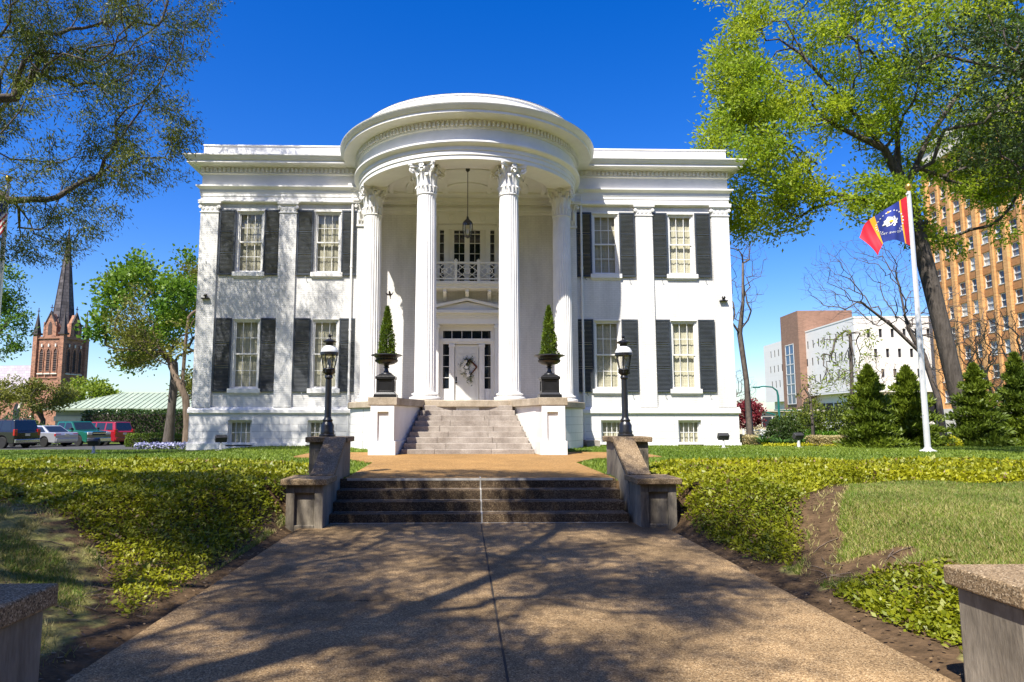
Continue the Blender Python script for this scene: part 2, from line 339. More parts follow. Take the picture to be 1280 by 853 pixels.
def leaves(name, pts, size, aspect, mats, rg, parent=None, dirs=None, spread=1.0, tint=None, flat=0.0, mi=None, up=None):
    """a diamond shaped leaf at every point; dirs gives the mean direction of growth"""
    n = len(pts); d = rg.normal(size=(n, 3))
    if dirs is not None: d = dirs + d * spread
    d = unit(d); q = rg.normal(size=(n, 3))
    if flat: q = q * (1 - flat) + np.cross(d, np.array([0, 0, 1.0])) * flat * 2
    s = unit(np.cross(d, q)) if not flat else unit(q - d * np.sum(q * d, 1, keepdims=True))
    L = (size[0] + (size[1] - size[0]) * rg.random(n))[:, None]
    a = pts; b = pts + d * L * .45 + s * L * aspect * .5; c = pts + d * L; e = pts + d * L * .45 - s * L * aspect * .5
    v = np.stack([a, b, c, e], 1).reshape(-1, 3)
    if tint is None: tint = rg.random(n)
    return fast_mesh(name, v, 4, mats, mi, np.clip(tint, 0, 1), parent)
def blades(name, pts, hgt, wid, mats, rg, tint=None, lean=.45, parent=None):
    n = len(pts); a = rg.random(n) * 2 * PI; h = (hgt[0] + (hgt[1] - hgt[0]) * rg.random(n))
    s = np.stack([np.cos(a), np.sin(a), np.zeros(n)], 1) * wid * .5
    tip = pts + np.stack([rg.normal(size=n) * lean * h, rg.normal(size=n) * lean * h, h], 1)
    v = np.stack([pts - s, pts + s, tip], 1).reshape(-1, 3)
    if tint is None: tint = rg.random(n)
    return fast_mesh(name, v, 3, mats, None, np.clip(tint, 0, 1), parent)
def ellip(c, r, n, rg, shell=.0):
    d = unit(rg.normal(size=(n, 3))); k = (shell + (1 - shell) * rg.random(n)) ** (1 / 3)
    return np.array(c) + d * k[:, None] * np.array(r)
def vnoise(p, s, seed=0):
    """cheap smooth noise, 0..1, from summed sines"""
    rg = np.random.default_rng(seed); out = np.zeros(len(p)); tot = 0
    for k in range(6):
        f = rg.normal(size=p.shape[1]) * s * (1 + k * .6); a = 1 / (1 + k * .5)
        out += a * np.sin(p @ f + rg.random() * 7); tot += a
    return np.clip(.5 + out / tot * .9, 0, 1)

# ---------------------------------------------------------------- terrain
def ss(t): t = np.clip(t, 0, 1); return t * t * (3 - 2 * t)
def hgt(x, y):
    x = np.asarray(x, float); y = np.asarray(y, float)
    a = np.abs(x); wd = 3.0 - 2.2 * ss((y - 6) / 5); tl = np.where(y > 9, .6, .2 + .4 * ss(y / 9))
    near = ss((a - 2.85) / wd) * tl
    z = np.where(y > 12, .6, near)
    z = np.where((y > 11.1) & (y <= 12.0) & (a > 2.85), np.maximum(z, .6 * ss((a - 2.85) / .6)), z)
    z = z - (.2 * ss((y - 18) / 9) + .55 * ss((y - 27) / 13) + .15 * ss((y - 44) / 10)) * ss((-x - 7.5) / 4)
    z = z - 1.0 * ss((y - 34) / 14) * ss((x - 11) / 5)
    z = z - .9 * ss((y - 60) / 20) * (1 - ss((np.abs(x) - 8) / 8))
    bump = .035 * np.sin(x * 1.3 + y * .7) * np.sin(y * 1.1 - x * .4) + .02 * np.sin(x * 3.1 + 1) * np.sin(y * 2.7)
    return z + bump * ss((a - 3.1) / 1.2) * (1 - ss((y - 18) / 6)) * ss(y / 3)
RA = [(3.3, 12.6), (3.14, 11.9), (3.12, 11.1), (2.98, 9.6), (3.0, 8.73), (3.06, 7.9), (3.25, 7.5), (3.63, 7.87), (3.97, 8.63), (4.53, 9.5), (5.5, 10.75), (6.53, 11.21), (8.78, 11.1), (14, 11.5), (22, 12.5), (24, 16.5), (14.35, 16.6), (11.04, 17.0), (6.83, 17.2), (4.74, 16.8), (3.3, 15.0)]
RB = [(3.17, 6.7), (3.81, 6.97), (4.4, 6.7), (4.5, 5.6), (3.9, 4.75), (3.22, 4.85), (3.1, 5.4), (3.08, 6.1)]
LA = [(-30, 16), (-20, 17.0), (-11.7, 17.2), (-8.7, 17.6), (-4.76, 17.4), (-3.4, 15), (-3.2, 12.05), (-3.12, 10.6), (-3.02, 8.3), (-3.0, 6.4), (-3.05, 5.85), (-3.35, 6.1), (-3.95, 7.25), (-4.6, 7.75), (-5.1, 8.15), (-6.0, 8.75), (-8.5, 9.4), (-14, 10.2), (-30, 11)]
def inside(poly, x, y):
    r = np.zeros(len(x), bool); n = len(poly)
    for i in range(n):
        (x0, y0), (x1, y1) = poly[i], poly[(i + 1) % n]
        if y0 == y1: continue
        c = ((y0 > y) != (y1 > y)) & (x < (x1 - x0) * (y - y0) / (y1 - y0) + x0); r ^= c
    return r
def pdist(poly, x, y):
    d = np.full(len(x), 1e9); n = len(poly)
    for i in range(n):
        (x0, y0), (x1, y1) = poly[i], poly[(i + 1) % n]; dx, dy = x1 - x0, y1 - y0
        t = np.clip(((x - x0) * dx + (y - y0) * dy) / (dx * dx + dy * dy), 0, 1)
        d = np.minimum(d, np.hypot(x - x0 - t * dx, y - y0 - t * dy))
    return d
def gcmask(x, y):
    return inside(RA, x, y) | inside(RB, x, y) | inside(LA, x, y)
xs = np.concatenate([[-700, -400, -220, -140, -90, -65, -50], np.arange(-40, -12, 1.0), np.arange(-12, 12, .16), np.arange(12, 41, 1.0), [50, 65, 90, 140, 220, 400, 700]])
ys = np.concatenate([[-80, -40, -20, -10, -5], np.arange(-3, 14, .16), np.arange(14, 62, .7), [66, 72, 80, 95, 120, 160, 220, 300, 450, 700, 1100]])
gx, gy = np.meshgrid(xs, ys); gz = hgt(gx, gy)
gz = np.where((np.abs(gx) < 2.9) & (gy < 12.2), gz - .03, gz)
nx, ny = len(xs), len(ys)
me = bpy.data.meshes.new('ground')
idx = np.arange(nx * ny).reshape(ny, nx)
fq = np.stack([idx[:-1, :-1], idx[:-1, 1:], idx[1:, 1:], idx[1:, :-1]], -1).reshape(-1, 4)
gv = np.stack([gx, gy, gz], -1).reshape(-1, 3)
me.from_pydata(gv.tolist(), [], fq.tolist())
me.polygons.foreach_set('use_smooth', [True] * len(fq))
gfx, gfy = gv[:, 0], gv[:, 1]
soil = np.zeros(len(gv)); dry = np.zeros(len(gv))
nearz = (gfy > 2) & (gfy < 20)
mk = gcmask(gfx, gfy); soil[mk] = 1
# worn earth: along the path edges, the beaten track on the right and the runnel on the left
edge = (np.abs(gfx) < 3.15) & (gfy < 12.2); soil[edge] = 1
tr = np.minimum(pdist([(3.4, 7.3), (3.95, 8.0), (4.15, 8.9), (4.6, 9.55), (5.6, 10.7)], gfx, gfy), pdist([(3.0, 7.0), (3.5, 7.25), (4.2, 7.1)], gfx, gfy))
soil = np.maximum(soil, .95 * (1 - ss((tr - .04) / .30)))
tl_ = np.minimum(pdist([(-3.1, 5.4), (-3.6, 6.6), (-4.6, 7.55), (-6.0, 8.6), (-8.5, 9.2)], gfx, gfy), pdist([(-2.95, 3), (-3.05, 5.6), (-3.2, 5.9)], gfx, gfy))
soil = np.maximum(soil, .55 * (1 - ss((tl_ - .02) / .30)))
dry[(gfy < 12)] = 1
dry *= (1 - mk)
for nm, ar in (('soil', soil), ('dry', dry)):
    a = me.attributes.new(nm, 'FLOAT', 'POINT'); a.data.foreach_set('value', ar.astype(np.float32))
gm, t, b = _new('ground_soil_and_turf'); b.inputs['Roughness'].default_value = .95; b.inputs['Specular IOR Level'].default_value = .1
tc = nd(t, 'ShaderNodeTexCoord')
def ramp(c1, c2, scale, lo=.3, hi=.7, det=8.0):
    n = nd(t, 'ShaderNodeTexNoise', Scale=scale, Detail=det, Roughness=.7); t.links.new(tc.outputs['Object'], n.inputs['Vector'])
    cr = nd(t, 'ShaderNodeValToRGB'); cr.color_ramp.elements[0].color = rgb(c1); cr.color_ramp.elements[1].color = rgb(c2)
    cr.color_ramp.elements[0].position = lo; cr.color_ramp.elements[1].position = hi; t.links.new(n.outputs['Fac'], cr.inputs[0]); return cr.outputs[0], n.outputs['Fac']
g1, _ = ramp((.05, .085, .013), (.125, .165, .026), 2.5); d1, _ = ramp((.10, .115, .022), (.30, .25, .10), 5.0); s1, nf = ramp((.04, .026, .014), (.135, .085, .045), 7.0)
def fac(attr):
    a = nd(t, 'ShaderNodeAttribute'); a.attribute_name = attr
    m1 = nd(t, 'ShaderNodeMath', operation='ADD'); t.links.new(a.outputs['Fac'], m1.inputs[0])
    m2 = nd(t, 'ShaderNodeMath', operation='MULTIPLY_ADD'); t.links.new(nf, m2.inputs[0]); m2.inputs[1].default_value = 1.2; m2.inputs[2].default_value = -.6
    t.links.new(m2.outputs[0], m1.inputs[1])
    mr = nd(t, 'ShaderNodeMapRange'); mr.inputs['From Min'].default_value = .35; mr.inputs['From Max'].default_value = .65; t.links.new(m1.outputs[0], mr.inputs[0]); return mr.outputs[0]
def mixc(f, a, c):
    m = nd(t, 'ShaderNodeMix'); m.data_type = 'RGBA'; t.links.new(f, m.inputs[0]); t.links.new(a, m.inputs[6]); t.links.new(c, m.inputs[7]); return m.outputs[2]
t.links.new(mixc(fac('soil'), mixc(fac('dry'), g1, d1), s1), b.inputs['Base Color'])
bn = nd(t, 'ShaderNodeTexNoise', Scale=22.0, Detail=6.0); t.links.new(tc.outputs['Object'], bn.inputs['Vector'])
bp = nd(t, 'ShaderNodeBump', Strength=.6, Distance=.04); t.links.new(bn.outputs['Fac'], bp.inputs['Height']); t.links.new(bp.outputs[0], b.inputs['Normal'])
me.materials.append(gm); me.update()
ground = bpy.data.objects.new('ground', me); COL.objects.link(ground); struct(ground)

# path of cast slabs with open joints
mb = MB(); yj = [-6, -2.9, .7, 4.35, 6.45, 8.75, 11.1]
for i in range(len(yj) - 1):
    for x0, x1 in ((-2.80, -.02), (-.005, 2.80)):
        mb.box(x0, x1, yj[i] + .004, yj[i + 1] - .004, -.06, .015)
struct(mb.build('path', 'path', bevel=.012))
mb = MB(); mb.box(-2.79, 2.79, -6, 11.1, -.07, .006); struct(mb.build('path_joint_filler', 'joint'))
# forecourt above the garden steps
FC = [(-2.35, 12.02), (2.35, 12.02), (2.4, 16.5), (3.2, 18.2), (5.2, 19.0), (5.2, 21.6), (-5.0, 21.6), (-5.0, 19.3), (-3.4, 18.2), (-2.45, 16.5)]
mb = MB(); mb.prism([(-2.35, 12.02), (2.35, 12.02), (2.4, 16.5), (3.2, 18.2), (5.2, 19.0), (5.2, 21.6), (-5.0, 21.6), (-5.0, 19.3), (-3.4, 18.2), (-2.45, 16.5)], .3, .632)
struct(mb.build('forecourt', 'forecourt'))
# parking yard and street
def sheet(name, x0, x1, y0, y1, dz, m, n=24):
    mb = MB(); X = np.linspace(x0, x1, n); Y = np.linspace(y0, y1, n); a, b_ = np.meshgrid(X, Y); z = hgt(a, b_) + dz
    mb.add(np.stack([a, b_, z], -1).reshape(-1, 3).tolist(), [(j * n + i, j * n + i + 1, (j + 1) * n + i + 1, (j + 1) * n + i) for j in range(n - 1) for i in range(n - 1)])
    return struct(mb.build(name, m))
sheet('parking_yard', -70, -17.5, 41, 56, .012, 'asphalt')
sheet('street', 14, 90, 52, 64, .03, 'asphalt')

# ---------------------------------------------------------------- the mansion
AX, WY, CY = -.16, 27.5, 27.05            # axis of symmetry, plane of the wings, centre of the round portico
house = thing('mansion', (AX, WY, .6), 'white columned mansion with a round portico and dark shutters', 'mansion')
NI = (0, -1, 0)
# wing walls
UP = [(8.35, 9.42), (5.2, 6.25)]
mb = MB()
for s in (-1, 1):
    ops = []
    for a, b_ in UP: ops += [(a, b_, 7.6, 10.15), (a, b_, 2.87, 5.66)]
    mb.wall((AX, WY, 0), (s, 0, 0), NI, 3.95, 10.85, 2.1, 11.9, ops, .17)
    x = AX + s * 10.85
    mb.add([(x, WY, .5), (x, 45, .5), (x, 45, 12.3), (x, WY, 12.3)], [(0, 1, 2, 3) if s > 0 else (3, 2, 1, 0)])
    # return of the recess behind the portico
    x = AX + s * 3.95
    mb.add([(x, WY, 2.2), (x, 28.3, 2.2), (x, 28.3, 11.9), (x, WY, 11.9)], [(0, 1, 2, 3) if s < 0 else (3, 2, 1, 0)])
mb.add([(AX - 10.85, 45, .5), (AX + 10.85, 45, .5), (AX + 10.85, 45, 12.3), (AX - 10.85, 45, 12.3)], [(3, 2, 1, 0)])
mb.wall((AX, 28.3, 0), (1, 0, 0), NI, -3.95, 3.95, 2.2, 11.9, [(-1.17, 1.17, 2.29, 5.59), (-1.3, 1.3, 7.3, 9.85)], .34)
mb.build('wall', 'brick', house)
# rusticated basement with its moulded water table
mb = MB()
for s in (-1, 1):
    mb.wall((AX, WY - .09, 0), (s, 0, 0), NI, 4.3, 10.97, .45, 1.86, [(8.5, 9.43, .66, 1.62), (5.38, 6.31, .66, 1.62)], .24)
    x = AX + s * 10.97
    mb.add([(x, WY - .09, .45), (x, 45, .45), (x, 45, 1.86), (x, WY - .09, 1.86)], [(0, 1, 2, 3) if s > 0 else (3, 2, 1, 0)])
    mb.build('basement', 'ashlar', house); mb = MB()
for s in (-1, 1):
    mb = MB()
    prof = [(WY + .05, 1.86), (WY - .10, 1.86), (WY - .17, 1.90), (WY - .17, 2.02), (WY - .12, 2.06), (WY - .05, 2.13), (WY + .05, 2.13)]
    a, b_ = AX + s * 4.3, AX + s * 11.03
    mb.prism_x(prof, min(a, b_), max(a, b_))
    mb.box(AX + s * 4.3, AX + s * 11.02, WY - .14, WY - .085, .45, .72)
    mb.build('water_table', 'trim', house, bevel=.006)
# pilasters with carved caps
def pil_cap(mb, x0, x1, yf, z0, z1):
    w_ = x1 - x0
    mb.box(x0 - .03, x1 + .03, yf - .03, yf + .1, z0, z0 + .035)
    mb.box(x0 + .02, x1 - .02, yf - .012, yf + .1, z0 + .035, z1 - .1)
    mb.box(x0 - .05, x1 + .05, yf - .06, yf + .1, z1 - .1, z1 - .05); mb.box(x0 - .09, x1 + .09, yf - .09, yf + .1, z1 - .05, z1)
    zc = (z0 + z1) / 2 - .03
    for k in range(4):
        xc = x0 + w_ * (k + .5) / 4
        for j in range(6):
            a = j * PI / 3; mb.obox((xc + .045 * math.cos(a), yf - .02, zc + .055 * math.sin(a)), (.018, 0, 0), (0, .014, 0), (0, 0, .022))
        mb.obox((xc, yf - .025, zc), (.018, 0, 0), (0, .016, 0), (0, 0, .018))
    for xc in (x0 - .01, x1 + .01):
        mb.tube([(xc, yf - .05, zc + .06), (xc, yf + .05, zc + .06)], .07, 12)
        mb.tube([(xc, yf - .06, zc + .06), (xc, yf + .05, zc + .06)], .035, 10)
for s in (-1, 1):
    for a, b_ in ((10.17, 10.90), (6.99, 7.69)):
        x0, x1 = sorted((AX + s * a, AX + s * b_)); mb = MB()
        mb.box(x0, x1, WY - .09, WY + .02, 2.13, 10.08)
        o = mb.build('pilaster', 'brick', house)
        m2 = MB(); pil_cap(m2, x0, x1, WY - .09, 10.06, 10.48); m2.build('capital', 'trim', o)
# wing entablature: architrave, frieze, dentils, cornice; a parapet behind
def dent_run(mb, p0, p1, z0, z1, step=.17, wd=.085, dp=.09):
    p0, p1 = Vector(p0), Vector(p1); L = (p1 - p0).length; d = (p1 - p0) / L; nr = Vector((d.y, -d.x, 0)); n = int(L / step)
    for i in range(n):
        c = p0 + d * (L * (i + .5) / n); mb.obox((c.x + nr.x * dp / 2, c.y + nr.y * dp / 2, (z0 + z1) / 2), d * wd / 2, nr * dp / 2, (0, 0, (z1 - z0) / 2))
EP = [(.0, 10.48), (-.10, 10.48), (-.15, 10.52), (-.15, 10.58), (-.07, 10.62), (-.07, 10.76), (-.09, 10.76), (-.09, 10.90), (-.11, 10.90), (-.11, 11.03), (-.20, 11.10), (-.24, 11.13), (-.24, 11.19), (-.05, 11.22), (-.05, 11.68), (-.12, 11.71), (-.12, 11.76), (-.10, 11.76), (-.10, 11.96), (-.24, 11.99), (-.27, 12.02), (-.53, 12.03), (-.53, 12.14), (-.57, 12.15), (-.61, 12.22), (-.67, 12.30), (-.67, 12.345), (.05, 12.37)]
mb = MB()
for s in (-1, 1):
    mb2 = []
    # front run with a mitred return along the side
    n = len(EP); vs = []
    for d_, z in EP: vs.append((AX + s * 4.2, WY + d_, z))
    for d_, z in EP: vs.append((AX + s * (10.86 - d_), WY + d_, z))
    for d_, z in EP: vs.append((AX + s * (10.86 - d_), 45, z))
    fs = []
    for k in range(2):
        for i in range(n - 1):
            f = (k * n + i, (k + 1) * n + i, (k + 1) * n + i + 1, k * n + i + 1); fs.append(f if s > 0 else f[::-1])
    mb.add(vs, fs)
    a, b_ = (AX - 10.95, AX - 4.7) if s < 0 else (AX + 4.7, AX + 10.95)
    dent_run(mb, (a, WY - .10, 0), (b_, WY - .10, 0), 11.78, 11.95)
    dent_run(mb, (AX + 10.96, WY - .1, 0), (AX + 10.96, 45, 0), 11.78, 11.95) if s > 0 else dent_run(mb, (AX - 10.96, 45, 0), (AX - 10.96, WY - .1, 0), 11.78, 11.95)
    mb.build('entablature', 'trim', house); mb = MB()
mb = MB()
for s in (-1, 1):
    a, b_ = sorted((AX + s * 4.1, AX + s * 10.93)); mb.box(a, b_, WY + .02, WY + .3, 12.3, 12.93); mb.box(a - .02, b_ + .02, WY - .02, WY + .34, 12.93, 12.985)
    x = AX + s * 10.93; mb.box(min(x, x - s * .28), max(x, x - s * .28), WY + .3, 45, 12.3, 12.93)
    mb.build('parapet', 'trim', house, bevel=.01); mb = MB()
mb = MB(); mb.box(AX - 10.8, AX + 10.8, WY + .3, 44.9, 12.2, 12.45); mb.build('roof', 'lead', house)

# windows: one of each kind, then copies
def sash(mb, x0, x1, z0, z1, y, cols, rows, fr=.05, mu=.022, dp=.035):
    mb.box(x0, x0 + fr, y, y + dp, z0, z1); mb.box(x1 - fr, x1, y, y + dp, z0, z1)
    mb.box(x0 + fr, x1 - fr, y + .001, y + dp, z0, z0 + fr); mb.box(x0 + fr, x1 - fr, y + .001, y + dp, z1 - fr, z1)
    for i in range(1, cols):
        x = x0 + (x1 - x0) * i / cols; mb.box(x - mu / 2, x + mu / 2, y + .006, y + dp - .004, z0 + fr, z1 - fr)
    for j in range(1, rows):
        z = z0 + (z1 - z0) * j / rows; mb.box(x0 + fr, x1 - fr, y + .008, y + dp - .006, z - mu / 2, z + mu / 2)
def shutter_mb(x0, x1, z0, z1, y):
    mb = MB(); st = .055
    mb.box(x0, x0 + st, y, y + .045, z0, z1); mb.box(x1 - st, x1, y, y + .045, z0, z1)
    H = z1 - z0; cuts = [z0, z0 + H * .335, z0 + H * .665, z1]
    for i, c in enumerate(cuts):
        h_ = .07 if i in (0, 3) else .055
        a = c if i == 0 else (c - h_ if i == 3 else c - h_ / 2); mb.box(x0 + st, x1 - st, y + .003, y + .042, a, a + h_)
    for i in range(3):
        a, b_ = cuts[i] + .06, cuts[i + 1] - .05; n = int((b_ - a) / .052)
        for k in range(n):
            z = a + (b_ - a) * (k + .5) / n; mb.obox(((x0 + x1) / 2, y + .024, z), ((x1 - x0) / 2 - st, 0, 0), (0, .017, .019), (0, -.003, .003))
    xh = x0 + (.12 if True else 0)
    for zz in (z0 - .02,):
        mb.tube([((x0 + x1) / 2 + .05, y + .03, zz), ((x0 + x1) / 2 + .05, y - .01, zz - .07), ((x0 + x1) / 2 + .07, y - .02, zz - .12), ((x0 + x1) / 2 + .10, y - .01, zz - .10)], .011, 5)
    return mb
def make_window(xc, w_, z0, z1, kind):
    x0, x1 = xc - w_ / 2, xc + w_ / 2; y = WY
    mb = MB(); fr = .06
    yb = y + .05 if kind != 'base' else y + .02
    mb.box(x0, x0 + fr, yb, yb + .13, z0, z1); mb.box(x1 - fr, x1, yb, yb + .13, z0, z1); mb.box(x0 + fr, x1 - fr, yb + .001, yb + .13, z1 - fr, z1); mb.box(x0 + fr, x1 - fr, yb + .001, yb + .13, z0, z0 + .04)
    o = mb.build('window', 'trim', house)
    zm = (z0 + z1) / 2; s = MB()
    if kind == 'base': sash(s, x0 + fr, x1 - fr, z0 + .04, z1 - fr, yb + .05, 4, 2, .04)
    else: sash(s, x0 + fr, x1 - fr, zm - .02, z1 - fr, yb + .04, 3, 2); sash(s, x0 + fr, x1 - fr, z0 + .04, zm + .03, yb + .08, 3, 2)
    s.build('sash', 'trim', o)
    g = MB(); g.add([(x0 + fr, yb + .1, z0), (x1 - fr, yb + .1, z0), (x1 - fr, yb + .1, z1 - fr), (x0 + fr, yb + .1, z1 - fr)], [(0, 1, 2, 3)]); g.build('pane', 'glass', o)
    b = MB(); n = 28; vs = []
    for i in range(n + 1):
        x = x0 + (x1 - x0) * i / n; d_ = .012 * math.sin(i * 1.9) + .008 * math.sin(i * .7 + xc)
        vs += [(x, yb + .2 + d_, z0 - .02), (x, yb + .2 + d_ * .5, z1)]
    b.add(vs, [(2 * i, 2 * i + 2, 2 * i + 3, 2 * i + 1) for i in range(n)], 0, True); b.build('blind', 'blind', o)
    if kind != 'base':
        l = MB(); l.box(x0 - .12, x1 + .12, y - .10, y + .16, z0 - .18, z0 - .002); l.box(x0 - .07, x1 + .07, y - .05, y + .02, z0 - .24, z0 - .18); l.build('sill', 'trim', o, bevel=.008)
        l = MB(); l.box(x0 - .02, x1 + .02, y - .02, y + .03, z1 + .002, z1 + .06); l.build('lintel', 'trim', o)
        for q in (-1, 1):
            a, b_ = (x0 - .72, x0 - .05) if q < 0 else (x1 + .05, x1 + .72)
            if kind == 'up': a, b_ = (x0 - .70, x0 - .05) if q < 0 else (x1 + .05, x1 + .70)
            shutter_mb(a, b_, z0 - .13, z1 + .05, y - .075).build('shutter', 'shutter', o)
    else:
        l = MB(); l.box(x0 - .06, x1 + .06, y - .14, y + .02, z0 - .07, z0 - .002); l.build('sill', 'trim', o, bevel=.006)
    return o
XC = [-8.885, -5.725, 5.725, 8.885]
for kind, w_, z0, z1 in (('up', 1.06, 7.6, 10.15), ('low', 1.06, 2.87, 5.66), ('base', .93, .66, 1.62)):
    first = None
    for xc in XC:
        if kind == 'base': xc = math.copysign(8.965 if abs(xc) > 7 else 5.845, xc)
        if first is None: first = make_window(AX + xc, w_, z0, z1, kind); fx = xc
        else: copy_tree(first, house, Vector((xc - fx, 0, 0)))
# rain pipes and their heads
for s in (-1, 1):
    mb = MB(); x = AX + s * 4.72
    mb.tube([(x, WY - .06, .62), (x, WY - .06, 11.0)], .05, 8)
    for z in (2.6, 5.2, 7.8): mb.tube([(x, WY - .06, z), (x, WY - .06, z + .07)], .062, 8)
    mb.prism([(x - .10, WY - .16), (x + .10, WY - .16), (x + .10, WY + .02), (x - .10, WY + .02)], 11.0, 11.22, 0, [(x - .17, WY - .22), (x + .17, WY - .22), (x + .17, WY + .02), (x - .17, WY + .02)])
    mb.box(x - .18, x + .18, WY - .23, WY + .02, 11.22, 11.30)
    mb.build('rain_pipe', 'trim', house)

# podium and round parts of the portico
def arcpath(r, n=72):
    """plan curve at distance r: wall, half circle, wall"""
    p = [(AX - r, WY + .02)]
    for i in range(n + 1):
        a = PI + PI * i / n; p.append((AX + r * math.cos(a), CY + r * math.sin(a)))
    return p + [(AX + r, WY + .02)]
def sweep(mb, prof, n=72, mi=0, smooth=True):
    k = len(prof); rings = [arcpath(r, n) for r, z in prof]; m = n + 3; vs = []
    for i in range(m):
        for j, (r, z) in enumerate(prof): vs.append((rings[j][i][0], rings[j][i][1], z))
    mb.add(vs, [(i * k + j, (i + 1) * k + j, (i + 1) * k + j + 1, i * k + j + 1) for i in range(m - 1) for j in range(k - 1)], mi, smooth)
mb = MB()
pod = [p for p in arcpath(4.52, 72)]
sweep(mb, [(4.52, .45), (4.52, 2.05)], smooth=True); mb.build('podium', 'ashlar', house)
mb = MB(); sweep(mb, [(4.4, 2.05), (4.6, 2.05), (4.62, 2.07), (4.62, 2.26), (4.60, 2.28), (3.9, 2.285)])
p = arcpath(3.95); mb.add([(x, y, 2.283) for x, y in p] + [(AX + 3.95, 28.3, 2.283), (AX - 3.95, 28.3, 2.283)], [tuple(range(len(p) + 2))])
mb.build('portico_floor', 'capstone', house)
# steps: ten risers, splayed
NS, RZ, TD = 10, .168, .262; mb = MB(); Y0 = 20.45
for i in range(NS):
    z1 = .6 + RZ * (i + 1) - .002; y = Y0 + TD * i; hw = 1.98 - .56 * (i / (NS - 1))
    xs_ = [-hw, -hw * .42 + .3 * ((i % 2) - .5), hw * .40 + .3 * ((i * 2 % 3) / 3 - .3), hw]
    for a, b_ in zip(xs_[:-1], xs_[1:]):
        ye = y + TD + .12 if i < NS - 1 else 24.0
        mb.prism([(AX + a + .003, y), (AX + b_ - .003, y), (AX + b_ - .003, ye), (AX + a + .003, ye)], z1 - RZ - .01, z1)
mb.build('front_steps', 'stone', house, bevel=.014)
for s in (-1, 1):
    mb = MB()
    q = lambda pts: [(AX + s * a, b_) for a, b_ in (pts if s > 0 else pts[::-1])]
    foot = [(2.10, 19.93), (2.86, 19.93), (2.90, 20.7), (3.1, 23.5), (1.38, 23.2), (2.02, 20.72)]
    mb.prism(q(foot), .5, 1.02)
    body = [(2.14, 19.97), (2.82, 19.97), (2.86, 20.7), (3.1, 23.5), (1.42, 23.2), (2.06, 20.70)]
    mb.prism(q(body), 1.02, 2.06)
    o = mb.build('stair_wall', 'white', house, bevel=.008)
    cp = MB(); cap = [(2.06, 19.88), (2.90, 19.88), (2.96, 20.7), (3.1, 23.4), (1.33, 23.0), (1.98, 20.66)]
    cp.prism(q(cap), 2.06, 2.285); cp.build('coping', 'capstone', o, bevel=.014)
    # sunk panel of the pier front, built as a raised frame round it
    fr = MB(); xa, xb = AX + s * 2.2, AX + s * 2.76
    x0, x1 = min(xa, xb), max(xa, xb)
    fr.box(AX + s * 2.139, AX + s * 2.3, 19.90, 19.969, 1.03, 2.055); fr.box(AX + s * 2.62, AX + s * 2.821, 19.90, 19.969, 1.03, 2.055)
    fr.box(AX + s * 2.3, AX + s * 2.62, 19.901, 19.969, 1.87, 2.055)
    fr.box(AX + s * 2.09, AX + s * 2.87, 19.86, 19.929, .5, 1.03)
    fr.build('panel_frame', 'white', o)
mb = MB()
for z, e in ((.55, .36), (.80, .18)): mb.box(AX + 4.62, AX + 4.95 + e, 26.4, 27.3, z - .2, z + .04)
mb.build('side_steps', 'stone', house, bevel=.01)
# columns
CR = 3.83; ANG = [22.3, 74.2]
def shaft_mb(r0, r1, z0, z1, nf=24):
    mb = MB(); per = 6; n = nf * per; zs = [0, .02, .05, .2, .4, .6, .8, .93, .965, .985, 1.0]; vs = []
    for t_ in zs:
        r = r0 + (r1 - r0) * (t_ ** 1.5); fl = 1.0 if .03 < t_ < .97 else (.6 if .015 < t_ < .99 else 0)
        for i in range(n):
            ph = (i % per) / per; dp = .055 * math.sin(PI * min(1, max(0, (ph - .12) / .88))) ** .7 if ph > .12 else 0
            rr = r * (1 - dp * fl * 1.5); a = 2 * PI * i / n; vs.append((rr * math.cos(a), rr * math.sin(a), z0 + (z1 - z0) * t_))
    mb.add(vs, [(j * n + i, j * n + (i + 1) % n, (j + 1) * n + (i + 1) % n, (j + 1) * n + i) for j in range(len(zs) - 1) for i in range(n)], 0, True)
    return mb
def leaf_strip(mb, a, r0, z0, h_, out, wd, mi=0):
    """one acanthus leaf of the capital: rises on the bell, curls over at its tip"""
    n = 7; vs = []; ca, sa = math.cos(a), math.sin(a)
    for i in range(n):
        t_ = i / (n - 1); r = r0 + out * (t_ ** 2.2) + .012; z = z0 + h_ * math.sin(min(1, t_ * 1.12) * PI / 2) - (h_ * .22 if t_ > .93 else 0); r += .03 if t_ > .93 else 0
        hw = wd * (.65 + .5 * math.sin(t_ * PI)) * (1 if t_ < .8 else .65) * (1 + .18 * (i % 2))
        for q, dr in ((-1, 0), (-.4, .014), (0, .030), (.4, .014), (1, 0)):
            vs.append(((r + dr) * ca - q * hw * sa, (r + dr) * sa + q * hw * ca, z))
    mb.add(vs, [(i * 5 + k, i * 5 + k + 1, i * 5 + k + 6, i * 5 + k + 5) for i in range(n - 1) for k in range(4)], mi, True)
def volute(mb, a, r, z, sc=1.0):
    ca, sa = math.cos(a), math.sin(a); pts = []; rs = []
    for i in range(8):
        t_ = i / 7; pts.append(((r - .20 * sc * (1 - t_)) * ca, (r - .20 * sc * (1 - t_)) * sa, z - .42 * sc * (1 - t_) ** 1.3)); rs.append(.022 + .012 * t_)
    for i in range(16):
        b_ = PI / 2 - i * .62; rr = .115 * sc * (1 - i / 19); pts.append(((r + rr * math.cos(b_)) * ca, (r + rr * math.cos(b_)) * sa, z - .11 * sc + rr * math.sin(b_))); rs.append(.036 - .0012 * i)
    mb.tube(pts, rs, 6)
    mb.tube([((r) * ca - .05 * sa, r * sa + .05 * ca, z - .11 * sc), (r * ca + .05 * sa, r * sa - .05 * ca, z - .11 * sc)], .045 * sc, 8)
